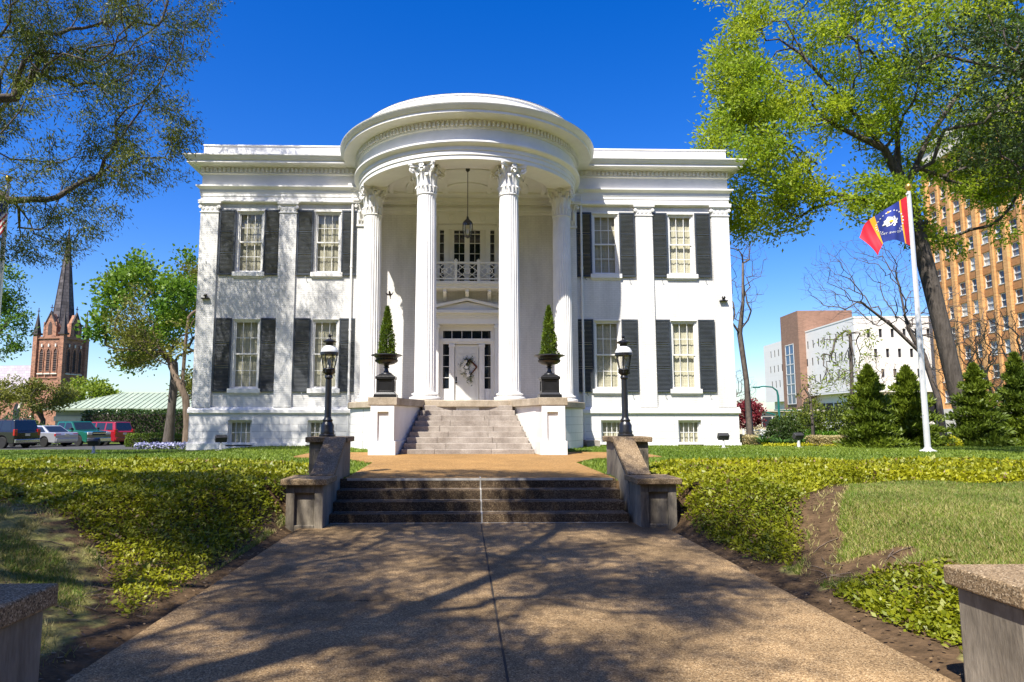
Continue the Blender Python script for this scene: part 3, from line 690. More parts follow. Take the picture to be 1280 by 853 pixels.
def capital_mb(z0, z1, r):
    mb = MB(); H = z1 - z0
    mb.lathe([(r * .96, z0), (r * 1.06, z0 + .01), (r * 1.08, z0 + .035), (r * 1.0, z0 + .06), (r * .93, z0 + .07), (r * .92, z0 + H * .55), (r * 1.0, z0 + H * .75), (r * 1.22, z0 + H * .88), (r * 1.25, z0 + H * .9)], n=32)
    for k in range(16): leaf_strip(mb, 2 * PI * k / 16, r * .95, z0 + .07, H * .24, .045, .05)
    for k in range(8): leaf_strip(mb, 2 * PI * (k + .5) / 8, r * .96, z0 + H * .25, H * .42, .13, .085)
    for k in range(8): leaf_strip(mb, 2 * PI * k / 8, r * .96, z0 + H * .30, H * .52, .16, .06)
    for k in range(4):
        a = PI / 4 + k * PI / 2; volute(mb, a, r * 1.62, z1 - .10)
        for q in (-1, 1): volute(mb, k * PI / 2 + q * .20, r * 1.12, z1 - .12, .72)
    # abacus with hollow sides and a flower on each
    pts = []; n = 10
    for k in range(4):
        a0 = PI / 4 + k * PI / 2; rc = r * 1.98
        c0 = Vector((rc * math.cos(a0 - .06), rc * math.sin(a0 - .06), 0)); c1 = Vector((rc * math.cos(a0 + .06), rc * math.sin(a0 + .06), 0)); c2 = Vector((rc * math.cos(a0 + PI / 2 - .06), rc * math.sin(a0 + PI / 2 - .06), 0))
        pts.append((c0.x, c0.y)); mid = (c1 + c2) / 2; md = mid.normalized()
        for i in range(n):
            t_ = i / n; p = c1.lerp(c2, t_) - md * (.26 * r / .34) * math.sin(PI * t_) * .62; pts.append((p.x, p.y))
    mb.prism(pts, z1 - .10, z1 - .045); mb.prism([(x * 1.05, y * 1.05) for x, y in pts], z1 - .043, z1)
    for k in range(4):
        a = k * PI / 2; rr = r * 1.36
        for j in range(6):
            b_ = j * PI / 3; mb.obox((rr * math.cos(a) - .06 * math.cos(b_) * math.sin(a), rr * math.sin(a) + .06 * math.cos(b_) * math.cos(a), z1 - .07 + .06 * math.sin(b_)), (.03 * math.cos(a), .03 * math.sin(a), 0), (-.035 * math.sin(a), .035 * math.cos(a), 0), (0, 0, .035))
    return mb
ZB, ZS0, ZS1, ZC = 2.285, 2.56, 9.62, 10.585
ZS1 = 9.50
colp = None
for s in (-1, 1):
    for an in ANG:
        a = R(an) * s; x, y = AX + CR * math.sin(a), CY - CR * math.cos(a)
        if colp is None:
            o = shaft_mb(.375, .335, ZS0, ZS1).build('column', 'white'); o.parent = house
            b = MB(); b.lathe([(.52, ZB), (.535, ZB + .015), (.545, ZB + .06), (.535, ZB + .11), (.50, ZB + .125), (.445, ZB + .135), (.42, ZB + .165), (.425, ZB + .18), (.46, ZB + .19), (.47, ZB + .215), (.455, ZB + .245), (.40, ZB + .255), (.385, ZB + .275), (.37, ZB + .30)], n=40)
            bo = b.build('column_base', 'white'); bo.parent = o
            co = capital_mb(ZS1, ZC, .335).build('capital', 'trim'); co.parent = o
            colp = o; c = o
        else: c = copy_tree(colp, house)
        c.location = (x - AX, y - WY, -.6); c.rotation_euler = (0, 0, a)
# antae at the corners of the recess
for s in (-1, 1):
    mb = MB(); x0, x1 = sorted((AX + s * 3.93, AX + s * 4.50)); mb.box(x0, x1, WY - .14, WY + .3, 2.28, 9.55)
    o = mb.build('anta', 'brick', house); m2 = MB(); xc = (x0 + x1) / 2; yc = WY - .12
    m2.box(x0 - .02, x1 + .02, yc - .04, WY + .3, 9.55, 10.52); m2.box(x0 - .03, x1 + .03, yc - .07, WY + .3, 9.5, 9.58)
    for k in range(5):
        xx = x0 + (x1 - x0) * (k + .5) / 5; m2.tube([(xx, yc - .05, 9.6), (xx, yc - .07, 9.72), (xx, yc - .10, 9.78)], .04, 6)
    for k in range(3):
        xx = x0 + (x1 - x0) * (k + .5) / 3; m2.tube([(xx, yc - .05, 9.72), (xx, yc - .09, 10.0), (xx, yc - .17, 10.12), (xx, yc - .16, 10.05)], [.06, .08, .05, .03], 6)
    for q in (-1, 1):
        cx = xc + q * .31; pts = [(xc + q * .1, yc - .06, 10.0), (xc + q * .2, yc - .10, 10.3)] + [(cx + .1 * math.cos(i * .7 * -q + (PI if q > 0 else 0)) * (1 - i / 12), yc - .14, 10.34 + .1 * math.sin(i * .7 + .5) * (1 - i / 12)) for i in range(10)]
        m2.tube(pts, .035, 6)
    m2.box(x0 - .14, x1 + .14, yc - .2, WY + .3, 10.46, 10.53); m2.box(x0 - .17, x1 + .17, yc - .23, WY + .3, 10.53, 10.58)
    m2.build('capital', 'trim', o)
# round entablature, its dentils, cornice and the low drum above
mb = MB()
sweep(mb, [(3.42, 10.98), (3.42, 10.60), (3.46, 10.585), (4.32, 10.585), (4.34, 10.60), (4.34, 10.74), (4.37, 10.75), (4.37, 10.90), (4.40, 10.91), (4.40, 11.04), (4.47, 11.08), (4.54, 11.11), (4.56, 11.14), (4.56, 11.20), (4.37, 11.23), (4.37, 11.66), (4.43, 11.69), (4.44, 11.74), (4.44, 11.93), (4.54, 11.96), (4.60, 11.99), (4.98, 12.0), (4.98, 12.10), (5.02, 12.11), (5.06, 12.17), (5.13, 12.25), (5.14, 12.29), (4.3, 12.34)], n=96)
n = 88
for i in range(n):
    a = PI + PI * (i + .5) / n; c = Vector((AX + 4.485 * math.cos(a), CY + 4.485 * math.sin(a), 11.835)); d = Vector((-math.sin(a), math.cos(a), 0)); nr = Vector((math.cos(a), math.sin(a), 0))
    mb.obox(c, d * .042, nr * .046, (0, 0, .09))
mb.build('portico_entablature', 'trim', house, smooth_angle=28)
mb = MB(); sweep(mb, [(4.30, 12.33), (4.30, 12.92), (4.33, 12.93), (4.33, 12.98), (4.28, 13.0)], n=72); mb.build('portico_drum', 'trim', house, smooth_angle=28)
mb = MB(); sweep(mb, [(4.34, 12.985), (4.2, 13.03), (3.0, 13.16), (1.5, 13.25), (.02, 13.27)], n=72); mb.build('portico_roof', 'lead', house)
# coffered ceiling
mb = MB()
p = arcpath(3.5); mb.add([(x, y, 10.96) for x, y in p] + [(AX + 3.95, 28.3, 10.96), (AX - 3.95, 28.3, 10.96)], [tuple(range(len(p) + 1, -1, -1))])
for r, h_ in ((3.2, .07), (2.5, .05), (1.0, .05)): sweep(mb, [(r, 10.955), (r, 10.955 - h_), (r - .09, 10.955 - h_ - .02), (r - .18, 10.955 - h_), (r - .18, 10.955)])
for s in (-1, 1):
    mb.box(AX + s * .8, AX + s * .92, 24.4, 27.2, 10.88, 10.955); mb.box(AX + s * 2.2, AX + s * 2.32, 25.0, 27.2, 10.88, 10.955)
mb.box(AX - 3.9, AX + 3.9, 27.25, 27.40, 10.86, 10.955)
for z0, z1, d_ in ((10.3, 10.42, .10), (10.42, 10.56, .18), (10.56, 10.7, .10), (10.7, 10.82, .22), (10.82, 10.955, .32)): mb.box(AX - 3.94, AX + 3.94, 28.3 - d_, 28.31, z0, z1 - .002)
mb.build('portico_ceiling', 'trim', house)

# front door case
Y = 28.3; mb = MB()
for s in (-1, 1): mb.box(AX + s * 1.17, AX + s * 1.62, Y - .14, Y + .0, 2.29, 5.6); mb.box(AX + s * 1.13, AX + s * 1.66, Y - .17, Y, 5.42, 5.55)
mb.box(AX - 1.66, AX + 1.66, Y - .15, Y, 5.602, 5.86)
for z0, z1, d_ in ((5.86, 5.94, .2), (5.94, 6.03, .26), (6.03, 6.16, .38)): mb.box(AX - 1.5 - d_, AX + 1.5 + d_, Y - d_, Y, z0, z1 - .002)
mb.prism_y([(AX - 1.80, 6.16), (AX + 1.80, 6.16), (AX, 6.52)], Y - .22, Y)
for s in (-1, 1): mb.prism_y([(AX + s * 1.92, 6.16), (AX + s * 1.92, 6.24), (AX, 6.66), (AX, 6.56), (AX + s * 1.70, 6.16)], Y - .38, Y)
case = mb.build('door_case', 'trim', house, bevel=.006)
mb = MB(); Yd = Y + .3
mb.box(AX - 1.17, AX + 1.17, Yd - .10, Yd + .03, 5.36, 5.59); mb.box(AX - 1.17, AX + 1.17, Yd - .16, Yd + .03, 4.88, 5.02); mb.box(AX - 1.17, AX + 1.17, Yd - .12, Yd + .03, 4.80, 4.88)
for s in (-1, 1):
    mb.box(AX + s * .52, AX + s * .74, Yd - .12, Yd + .03, 2.29, 4.8); mb.box(AX + s * .50, AX + s * .76, Yd - .15, Yd + .03, 4.66, 4.78)
    for k in range(3): mb.box(AX + s * (.56 + k * .06), AX + s * (.58 + k * .06), Yd - .13, Yd - .11, 2.5, 4.62)
    mb.box(AX + s * 1.0, AX + s * 1.17, Yd - .10, Yd + .03, 2.29, 4.8); mb.box(AX + s * .74, AX + s * 1.0, Yd - .06, Yd + .03, 2.29, 2.92); mb.box(AX + s * .79, AX + s * .95, Yd - .075, Yd - .05, 2.42, 2.82)
    for z in (3.38, 3.85, 4.32): mb.box(AX + s * .74, AX + s * 1.0, Yd - .04, Yd + .02, z - .012, z + .012)
for k in range(1, 5): mb.box(AX - 1.05 + k * .42 - .012, AX - 1.05 + k * .42 + .012, Yd - .04, Yd + .02, 5.02, 5.36)
for s in (-1, 1): mb.box(AX + s * 1.0, AX + s * 1.17, Yd - .09, Yd + .03, 5.02, 5.36)
mb.build('frame', 'trim', case, bevel=.004)
mb = MB(); mb.box(AX - 1.0, AX + 1.0, Yd, Yd + .01, 5.02, 5.36)
for s in (-1, 1): mb.box(AX + s * .74, AX + s * 1.0, Yd, Yd + .01, 2.92, 4.8)
mb.build('sidelight', 'darkglass', case)
door = MB(); door.box(AX - .5, AX + .5, Yd - .02, Yd + .03, 2.29, 4.78)
def dpanel(x0, x1, z0, z1):
    for a in ((x0, x1, z0, z0 + .03), (x0, x1, z1 - .03, z1), (x0, x0 + .03, z0 + .031, z1 - .031), (x1 - .03, x1, z0 + .031, z1 - .031)): door.box(AX + a[0], AX + a[1], Yd - .036, Yd - .019, a[2], a[3])
    door.box(AX + x0 + .06, AX + x1 - .06, Yd - .034, Yd - .019, z0 + .06, z1 - .06)
for x0, x1 in ((-.40, -.05), (.05, .40)):
    for z0, z1 in ((2.42, 3.2), (3.34, 4.22), (4.34, 4.64)): dpanel(x0, x1, z0, z1)
door_o = door.build('door', 'door_paint', house)
mb = MB(); mb.lathe([(.0, -.05), (.035, -.045), (.04, -.02), (.02, 0), (.02, .03)], (0, 0, 0), 12)
mb.v = [(AX - .44 + a, Yd - .07 - c * -1 * -1, 3.18 + b_) for a, b_, c in mb.v]; mb.box(AX - .47, AX - .41, Yd - .03, Yd - .018, 3.24, 3.42); mb.build('handle', 'iron', door_o)
# balcony door
mb = MB(); Yb = Y + .12
mb.box(AX - 1.3, AX + 1.3, Yb - .12, Yb + .1, 9.66, 9.85)
for s in (-1, 1):
    for a, b_, d_ in ((1.16, 1.3, .12), (.78, .98, .14), (.06, .11, .05), (.55, .6, .05)): mb.box(AX + s * a, AX + s * b_, Yb - d_, Yb + .1, 7.3, 9.66)
    for z in (7.75, 8.2, 8.65, 9.1, 9.5): mb.box(AX + s * .11, AX + s * .55, Yb - .03, Yb + .03, z - .01, z + .01); mb.box(AX + s * .98, AX + s * 1.16, Yb - .03, Yb + .03, z - .01, z + .01)
    mb.box(AX + s * .32, AX + s * .34, Yb - .028, Yb + .03, 7.3, 9.66); mb.box(AX + s * .6, AX + s * .78, Yb - .06, Yb + .05, 7.3, 9.66)
mb.box(AX - .06, AX + .06, Yb - .06, Yb + .08, 7.3, 9.66)
bd = mb.build('balcony_door', 'trim', house)
mb = MB(); mb.box(AX - 1.3, AX + 1.3, Yb + .05, Yb + .06, 7.3, 9.7); mb.build('pane', 'darkglass', bd)
mb = MB()
for s in (-1, 1): mb.box(AX + s * 1.3, AX + s * 1.62, Y - .13, Y, 7.25, 9.75); mb.box(AX + s * 1.26, AX + s * 1.66, Y - .17, Y, 9.75, 9.92)
mb.box(AX - 1.72, AX + 1.72, Y - .12, Y, 9.92, 10.30)
for k in range(5):
    x = AX + (k - 2) * .66; pts = [(x + .13 * math.cos(a * PI / 8), Y - .13, 10.12 + .13 * math.sin(a * PI / 8)) for a in range(17)]; mb.tube(pts, .022, 6, caps=False)
mb.build('balcony_door_case', 'trim', house)
# balcony
mb = MB(); mb.box(AX - 1.95, AX + 1.95, 27.42, Y, 7.08, 7.14); mb.box(AX - 1.9, AX + 1.9, 27.47, Y, 6.98, 7.08); mb.box(AX - 2.0, AX + 2.0, 27.38, Y, 7.14, 7.26)
bal = mb.build('balcony', 'trim', house, bevel=.006)
for k in range(5):
    x = AX + (k - 2) * .92 ; mb = MB(); mb.prism_x([(Y, 6.98), (27.55, 6.98), (27.55, 6.86), (27.62, 6.78), (27.75, 6.76), (28.0, 6.70), (Y, 6.55)], x - .07 + .46 * 0, x + .07); mb.build('bracket', 'trim', bal)
mb = MB(); yr = 27.44
for k in range(-2, 3):
    pass
for k in range(4):
    x = AX + (k - 1.5) * .93; mb.box(x - .06, x + .06, yr - .05, yr + .07, 7.26, 8.10); mb.box(x - .075, x + .075, yr - .065, yr + .085, 8.10, 8.14); mb.lathe([(.03, 0), (.05, .03), (.0, .07)], (x, yr, 8.14), 10)
for s in (-1, 1):
    x = AX + s * 1.9; mb.box(x - .06, x + .06, yr - .05, yr + .07, 7.26, 8.10)
mb.box(AX - 1.9, AX + 1.9, yr - .025, yr + .045, 8.0, 8.07); mb.box(AX - 1.9, AX + 1.9, yr - .02, yr + .04, 7.34, 7.39)
for k in range(-2, 3):
    xc = AX + k * .93
    if abs(k) == 2: continue
    hw, z0, z1 = .40, 7.39, 8.0; zc = (z0 + z1) / 2
    def bar(a, b_):
        mb.tube([(xc + a[0], yr + .01, a[1]), (xc + b_[0], yr + .01, b_[1])], .016, 5)
    for sx in (-1, 1):
        bar((sx * hw, z0), (0, z0 + .61 * .62)) if False else None
        bar((-hw * sx, z0), (hw * sx, z1)); bar((-hw * sx, zc), (0, z1)); bar((-hw * sx, zc), (0, z0)); 
    mb.tube([(xc + .11 * math.cos(a * PI / 8), yr - .005, zc + .11 * math.sin(a * PI / 8)) for a in range(17)], .018, 6, caps=False)
    mb.lathe([(.0, -.01), (.05, 0), (0, .01)], (xc, yr, zc), 8)
for s in (-1, 1):
    for z in (7.39, 8.0): mb.box(AX + s * 1.9 - .03, AX + s * 1.9 + .03, yr, Y, z, z + .06)
    for k in range(3): mb.tube([(AX + s * 1.9, yr + .28 * k, 7.4), (AX + s * 1.9, yr + .28 * (k + 1), 8.0)], .016, 5); mb.tube([(AX + s * 1.9, yr + .28 * k, 8.0), (AX + s * 1.9, yr + .28 * (k + 1), 7.4)], .016, 5)
mb.build('railing', 'trim', bal)

# things fixed to or standing about the house
lan = thing('hanging_lantern', (AX, 24.6, 10.9), 'dark glass lantern hanging on a long rod in the portico', 'lantern')
mb = MB(); mb.lathe([(.10, -.02), (.09, -.06), (.02, -.14)], (AX, 24.6, 10.96), 16); mb.tube([(AX, 24.6, 10.85), (AX, 24.6, 9.12)], .014, 6); mb.build('rod', 'iron', lan)
mb = MB(); mb.lathe([(.0, 9.14), (.03, 9.12), (.05, 9.02), (.16, 8.92), (.19, 8.86), (.17, 8.84)][::-1], (AX, 24.6, 0), 16)
for k in range(6): a = k * PI / 3; mb.tube([(AX + .175 * math.cos(a), 24.6 + .175 * math.sin(a), 8.86), (AX + .18 * math.cos(a), 24.6 + .18 * math.sin(a), 8.6), (AX + .11 * math.cos(a), 24.6 + .11 * math.sin(a), 8.36)], .012, 5)
mb.lathe([(.0, 8.28), (.05, 8.31), (.12, 8.36), (.11, 8.38)], (AX, 24.6, 0), 16); mb.build('cage', 'iron', lan)
mb = MB(); mb.lathe([(.10, 8.38), (.165, 8.6), (.165, 8.84)], (AX, 24.6, 0), 16); mb.build('globe', 'lampglass', lan)
mb = MB(); mb.lathe([(0, 8.44), (.03, 8.46), (.03, 8.6), (0, 8.66)], (AX, 24.6, 0), 10); mb.build('bulb', 'lampcap', lan)

wr = thing('wreath', (AX + .07, Yd - .06, 3.75), 'diamond-shaped twig wreath with white flowers on the front door', 'wreath')
cx, cz, yy = AX + .08, 3.78, Yd - .09
mb = MB()
for k in range(5):
    o_ = lambda: rnd.uniform(-.02, .02)
    pts = [(cx - .26 + o_(), yy + o_(), cz + o_()), (cx + .04 + o_(), yy + o_(), cz + .36 + o_()), (cx + .34 + o_(), yy + o_(), cz + .06 + o_()), (cx + .04 + o_(), yy + o_(), cz - .34 + o_()), (cx - .26, yy, cz)]
    for a, b_ in zip(pts[:-1], pts[1:]): mb.tube([a, b_], .022, 6)
mb.build('hoop', 'wreath', wr)
rg = np.random.default_rng(3)
pp = np.concatenate([np.array([cx - .16, yy - .03, cz + .05]) + rg.normal(size=(260, 3)) * [.10, .03, .17], np.array([cx + .05, yy - .03, cz - .38]) + rg.normal(size=(90, 3)) * [.06, .02, .13], np.array([cx + .02, yy - .03, cz + .32]) + rg.normal(size=(90, 3)) * [.1, .02, .07]])
leaves('greenery', pp, (.05, .11), .4, ['dark_leaf'], rg, wr)
mb = MB()
for dx, dz in ((-.2, .16), (-.1, .02), (-.22, -.1), (-.06, -.16), (-.15, .26), (-.02, -.3), (-.26, .03)):
    for k in range(6):
        a = k * PI / 3 + dx * 9; mb.obox((cx + dx + .045 * math.cos(a), yy - .08, cz + dz + .045 * math.sin(a)), (.035 * math.cos(a), -.012, .035 * math.sin(a)), (-.024 * math.sin(a), 0, .024 * math.cos(a)), (0, .006, 0))
    mb.lathe([(.0, -.02), (.025, 0), (0, .02)], (cx + dx, yy - .10, cz + dz), 8)
mb.build('blossom', 'white_petal', wr)

# urns on pedestals, with clipped trees
def make_urn(loc, label):
    u = thing('urn_planter', loc, label, 'urn', 'urn planters beside the front steps'); X, Y_, Z = loc
    mb = MB(); mb.box(X - .33, X + .33, Y_ - .33, Y_ + .33, Z, Z + .10); mb.prism([(X - .30, Y_ - .30), (X + .30, Y_ - .30), (X + .30, Y_ + .30), (X - .30, Y_ + .30)], Z + .10, Z + .16, 0, [(X - .26, Y_ - .26), (X + .26, Y_ - .26), (X + .26, Y_ + .26), (X - .26, Y_ + .26)])
    mb.box(X - .24, X + .24, Y_ - .24, Y_ + .24, Z + .16, Z + .55)
    for s in (-1, 1):
        for (ax, ay) in ((1, 0), (0, 1)):
            for a, b_, c, d in ((-.24, -.19, .16, .55), (.19, .24, .16, .55), (-.189, .189, .16, .20), (-.189, .189, .50, .55)):
                if ax: mb.box(X + s * .24, X + s * .262, Y_ + a, Y_ + b_, Z + c, Z + d)
                else: mb.box(X + a, X + b_, Y_ + s * .24, Y_ + s * .262, Z + c, Z + d)
    mb.box(X - .29, X + .29, Y_ - .29, Y_ + .29, Z + .551, Z + .63); mb.prism([(X - .27, Y_ - .27), (X + .27, Y_ - .27), (X + .27, Y_ + .27), (X - .27, Y_ + .27)], Z + .631, Z + .70, 0, [(X - .18, Y_ - .18), (X + .18, Y_ - .18), (X + .18, Y_ + .18), (X - .18, Y_ + .18)])
    mb.build('pedestal', 'iron', u, bevel=.006)
    mb = MB(); mb.lathe([(.17, .70), (.16, .73), (.09, .76), (.06, .82), (.055, .88), (.09, .90), (.09, .92), (.06, .94), (.09, .98)], (X, Y_, Z), 24)
    mb.lathe([(.09, .98), (.22, 1.01), (.31, 1.07), (.33, 1.12), (.30, 1.15), (.31, 1.2), (.36, 1.235), (.43, 1.25), (.45, 1.265), (.43, 1.285), (.33, 1.27), (.0, 1.2)], (X, Y_, Z), 48, lobes=24, amp=.05)
    mb.build('bowl', 'iron', u); return u
UL, UR = (AX - 2.44, 20.42, 2.286), (AX + 2.44, 20.42, 2.286)
make_urn(UL, 'black iron urn planter on the stair wall left of the front steps')
make_urn(UR, 'black iron urn planter on the stair wall right of the front steps')
def conetree(name, label, cat, base, h_, r, n, lsz, mats, seed, group=None, low=.0, trunk=.03, bark='bark', power=.85, rag=.25, blunt=.1):
    rg = np.random.default_rng(seed); t_ = thing(name, base, label, cat, group); b = np.array(base)
    q = rg.random(n) ** 1.35; a = rg.random(n) * 2 * PI
    lay = .5 + .5 * np.sin(q * h_ / max(.16, h_ * .06) * 2.2 + 1.5 * np.sin(a * 2 + q * 9))
    rr = r * ((1 - q) ** power * (1 - blunt) + blunt * (1 - q ** 4)) * (1 - rag + rag * lay) * (.75 + .25 * vnoise(np.stack([np.cos(a) * 3, np.sin(a) * 3, q * 9], 1), 1.1, seed)) * (rg.random(n) ** .35)
    p = np.stack([b[0] + rr * np.cos(a), b[1] + rr * np.sin(a), b[2] + low + q * (h_ - low)], 1)
    d = np.stack([np.cos(a), np.sin(a), np.full(n, .55) + q * 1.5], 1)
    leaves('crown', p, lsz, .34, mats, rg, t_, dirs=unit(d), spread=.5, tint=.15 + .55 * vnoise(p, 2.2 / max(r, .3), seed + 1) + .3 * rg.random(n) + .15 * (rr / r))
    mb = MB(); mb.tube([base, (base[0], base[1], base[2] + h_ * .92)], [trunk, trunk * .25], 7); mb.build('trunk', bark, t_)
    return t_
conetree('topiary_tree', 'small pointed evergreen growing in the left urn', 'topiary', (UL[0], UL[1], UL[2] + 1.2), 1.52, .32, 5200, (.05, .10), ['topiary'], 11, 'clipped trees in the urns', power=.8, rag=.12, blunt=.22)
conetree('topiary_tree', 'small pointed evergreen growing in the right urn', 'topiary', (UR[0], UR[1], UR[2] + 1.2), 1.56, .31, 5200, (.05, .10), ['topiary'], 12, 'clipped trees in the urns', power=.8, rag=.12, blunt=.22)
# security cameras on the outer pilasters
def seccam(x, label):
    c = thing('security_camera', (x, WY - .12, 6.5), label, 'camera'); mb = MB(); mb.box(x - .16, x + .16, WY - .22, WY - .09, 6.46, 6.5); mb.tube([(x, WY - .16, 6.5), (x, WY - .17, 6.56)], .03, 8); mb.build('bracket', 'iron', c)
    mb = MB(); mb.lathe([(0, -.0), (.06, .02), (.08, .07), (.06, .12), (0, .14)], (x, WY - .17, 6.54), 12); mb.build('head', 'iron', c)
seccam(AX - 10.52, 'small dark security camera on the leftmost pilaster'); seccam(AX + 10.52, 'small dark security camera on the rightmost pilaster')
# a bird on the wing before the portico wall
mb = MB(); bx, by, bz = AX - 3.05, 26.6, 6.55
mb.tube([(bx + .03, by, bz - .12), (bx + .02, by, bz - .06), (bx, by, bz + .03), (bx - .02, by, bz + .10), (bx - .03, by, bz + .14)], [.012, .035, .045, .035, .012], 8)
for s, pts in ((-1, [(0, 0), (-.10, .03), (-.17, .06), (-.16, .02), (-.09, -.05), (0, -.05)]), (1, [(0, 0), (.09, .03), (.14, .12), (.13, .04), (.08, -.04), (0, -.05)])):
    mb.prism_y([(bx + a, bz + c) for a, c in (pts if s > 0 else pts[::-1])], by - .008, by + .008)
mb.prism_y([(bx, bz - .08), (bx + .06, bz - .17), (bx + .01, bz - .18)], by - .006, by + .006)
tag(mb.build('bird', 'bird'), 'small brown bird flying beside the left column', 'bird')

# ---------------------------------------------------------------- garden steps, walls, lamps
gs = thing('garden_steps', (0, 11.5, 0), 'four dark concrete steps rising from the path to the forecourt', 'steps')
mb = MB()
for i in range(4):
    for x0, x1 in ((-2.42, -.012), (.012, 2.36)): mb.box(x0, x1, 11.1 + .305 * i, 12.03 if i == 3 else 11.1 + .305 * (i + 1) + .1, .155 * i - .1, .155 * (i + 1) + (.016 if i == 3 else 0))
mb.build('tread', 'stepagg', gs, bevel=.018)
mb = MB()
for i in range(4):
    y = 11.1 + .305 * i; mb.box(-.0115, .0115, y - .004, y + .31, .155 * i, .155 * (i + 1) + .004 + (.016 if i == 3 else 0))
mb.box(-2.4, 2.34, 11.085, 11.098, .0, .022); mb.box(-2.3, 2.3, 12.012, 12.028, .6, .639)
for i in range(1, 4): mb.box(-2.4, 2.34, 11.1 + .305 * i - .010, 11.1 + .305 * i - .002, .155 * i - .01, .155 * i + .003)
mb.build('joint_filler', 'mortar', gs)
def stair_side(s, label):
    t_ = thing('stair_pier', (s * 2.74, 11.3, 0), label, 'stair pier', 'piers flanking the garden steps')
    q = lambda a, b_: sorted((s * a, s * b_))
    mb = MB(); a, b_ = q(2.42, 2.98)
    # lower pier: sunk panel on the front made of a frame round a recessed core
    mb.box(a + .02, b_ - .02, 10.66, 11.3, -.1, .66); mb.box(a, a + .13, 10.60, 11.3, -.1, .66); mb.box(b_ - .13, b_, 10.60, 11.3, -.1, .66); mb.box(a + .13, b_ - .13, 10.60, 10.7, .54, .66); mb.box(a + .13, b_ - .13, 10.60, 10.7, -.1, .06)
    mb.build('lower_pier', 'concrete', t_, bevel=.012)
    mb = MB(); mb.box(a - .07, b_ + .07, 10.52, 11.36, .662, .752); mb.build('lower_cap', 'aggregate_cap', t_, bevel=.012)
    mb = MB(); a2, b2 = q(2.42, 3.05); mb.box(a2, b2, 12.40, 13.05, -.1, 1.24); mb.box(q(2.50, 2.95)[0], q(2.50, 2.95)[1], 12.37, 12.399, .62, 1.12); mb.build('upper_pier', 'concrete', t_, bevel=.012)
    mb = MB(); mb.box(a2 - .06, b2 + .06, 12.33, 13.12, 1.242, 1.335); mb.build('upper_cap', 'aggregate_cap', t_, bevel=.012)
    mb = MB(); a3, b3 = q(2.40, 2.74); mb.prism_x([(11.31, -.1), (12.40, -.1), (12.40, 1.16), (11.31, .60)], a3 + .02, b3 - .02)
    mb.build('cheek', 'concrete', t_, bevel=.008)
    mb = MB(); mb.prism_x([(11.25, .70), (12.33, 1.245), (12.33, 1.34), (11.2, .765)], a3 - .02, b3 + .02); mb.build('rail', 'aggregate_cap', t_, bevel=.012)
stair_side(-1, 'stepped concrete pier with sloping rail left of the garden steps'); stair_side(1, 'stepped concrete pier with sloping rail right of the garden steps')
def make_lamp(loc, label):
    t_ = thing('lamp_post', loc, label, 'lamp post', 'lamp posts on the garden piers'); X, Y_, Z = loc
    mb = MB(); mb.lathe([(.15, 0), (.15, .03), (.125, .05), (.13, .09), (.115, .12), (.12, .2), (.10, .24), (.085, .27), (.095, .30), (.07, .33), (.062, .36), (.058, 1.0), (.056, 1.06), (.075, 1.08), (.075, 1.11), (.06, 1.13), (.085, 1.17), (.10, 1.2), (.10, 1.22)], (X, Y_, Z), 20); mb.build('post', 'iron', t_)
    mb = MB(); mb.lathe([(.10, 1.205), (.115, 1.24), (.10, 1.26)], (X, Y_, Z), 20)
    for k in range(6):
        a = k * PI / 3 + .2; mb.tube([(X + r * math.cos(a), Y_ + r * math.sin(a), Z + z) for r, z in ((.075, 1.16), (.11, 1.18), (.10, 1.26), (.115, 1.34), (.137, 1.45), (.142, 1.53))], .012, 5)
    n = 18
    for k in range(n):
        a = 2 * PI * k / n; mb.obox((X + .152 * math.cos(a), Y_ + .152 * math.sin(a), Z + 1.535), (.012 * math.cos(a), .012 * math.sin(a), -.004), (-.028 * math.sin(a), .028 * math.cos(a), 0), (0, 0, .026))
    mb.build('cage', 'iron', t_)
    mb = MB(); mb.lathe([(.08, 1.26), (.10, 1.36), (.122, 1.46), (.13, 1.53)], (X, Y_, Z), 24); mb.build('globe', 'lampglass', t_)
    mb = MB(); mb.lathe([(0, 1.26), (.035, 1.27), (.035, 1.4), (.022, 1.44), (0, 1.45)], (X, Y_, Z), 12); mb.build('bulb', 'lampcap', t_)
    mb = MB(); mb.lathe([(.0, 1.53), (.155, 1.53), (.162, 1.56), (.152, 1.595), (.128, 1.64), (.09, 1.675), (.05, 1.69)], (X, Y_, Z), 28); mb.build('hood', 'lampcap', t_)
    mb = MB(); mb.lathe([(.065, 1.688), (.07, 1.71), (.075, 1.73), (.125, 1.745), (.13, 1.76), (.085, 1.785), (.04, 1.80), (.02, 1.82), (.018, 1.84), (.034, 1.855), (.034, 1.875), (.012, 1.89), (0, 1.91)], (X, Y_, Z), 20); mb.build('finial', 'iron', t_)
make_lamp((-2.80, 12.74, 1.336), 'black lamp post on the pier left of the garden steps'); make_lamp((2.72, 12.74, 1.336), 'black lamp post on the pier right of the garden steps')
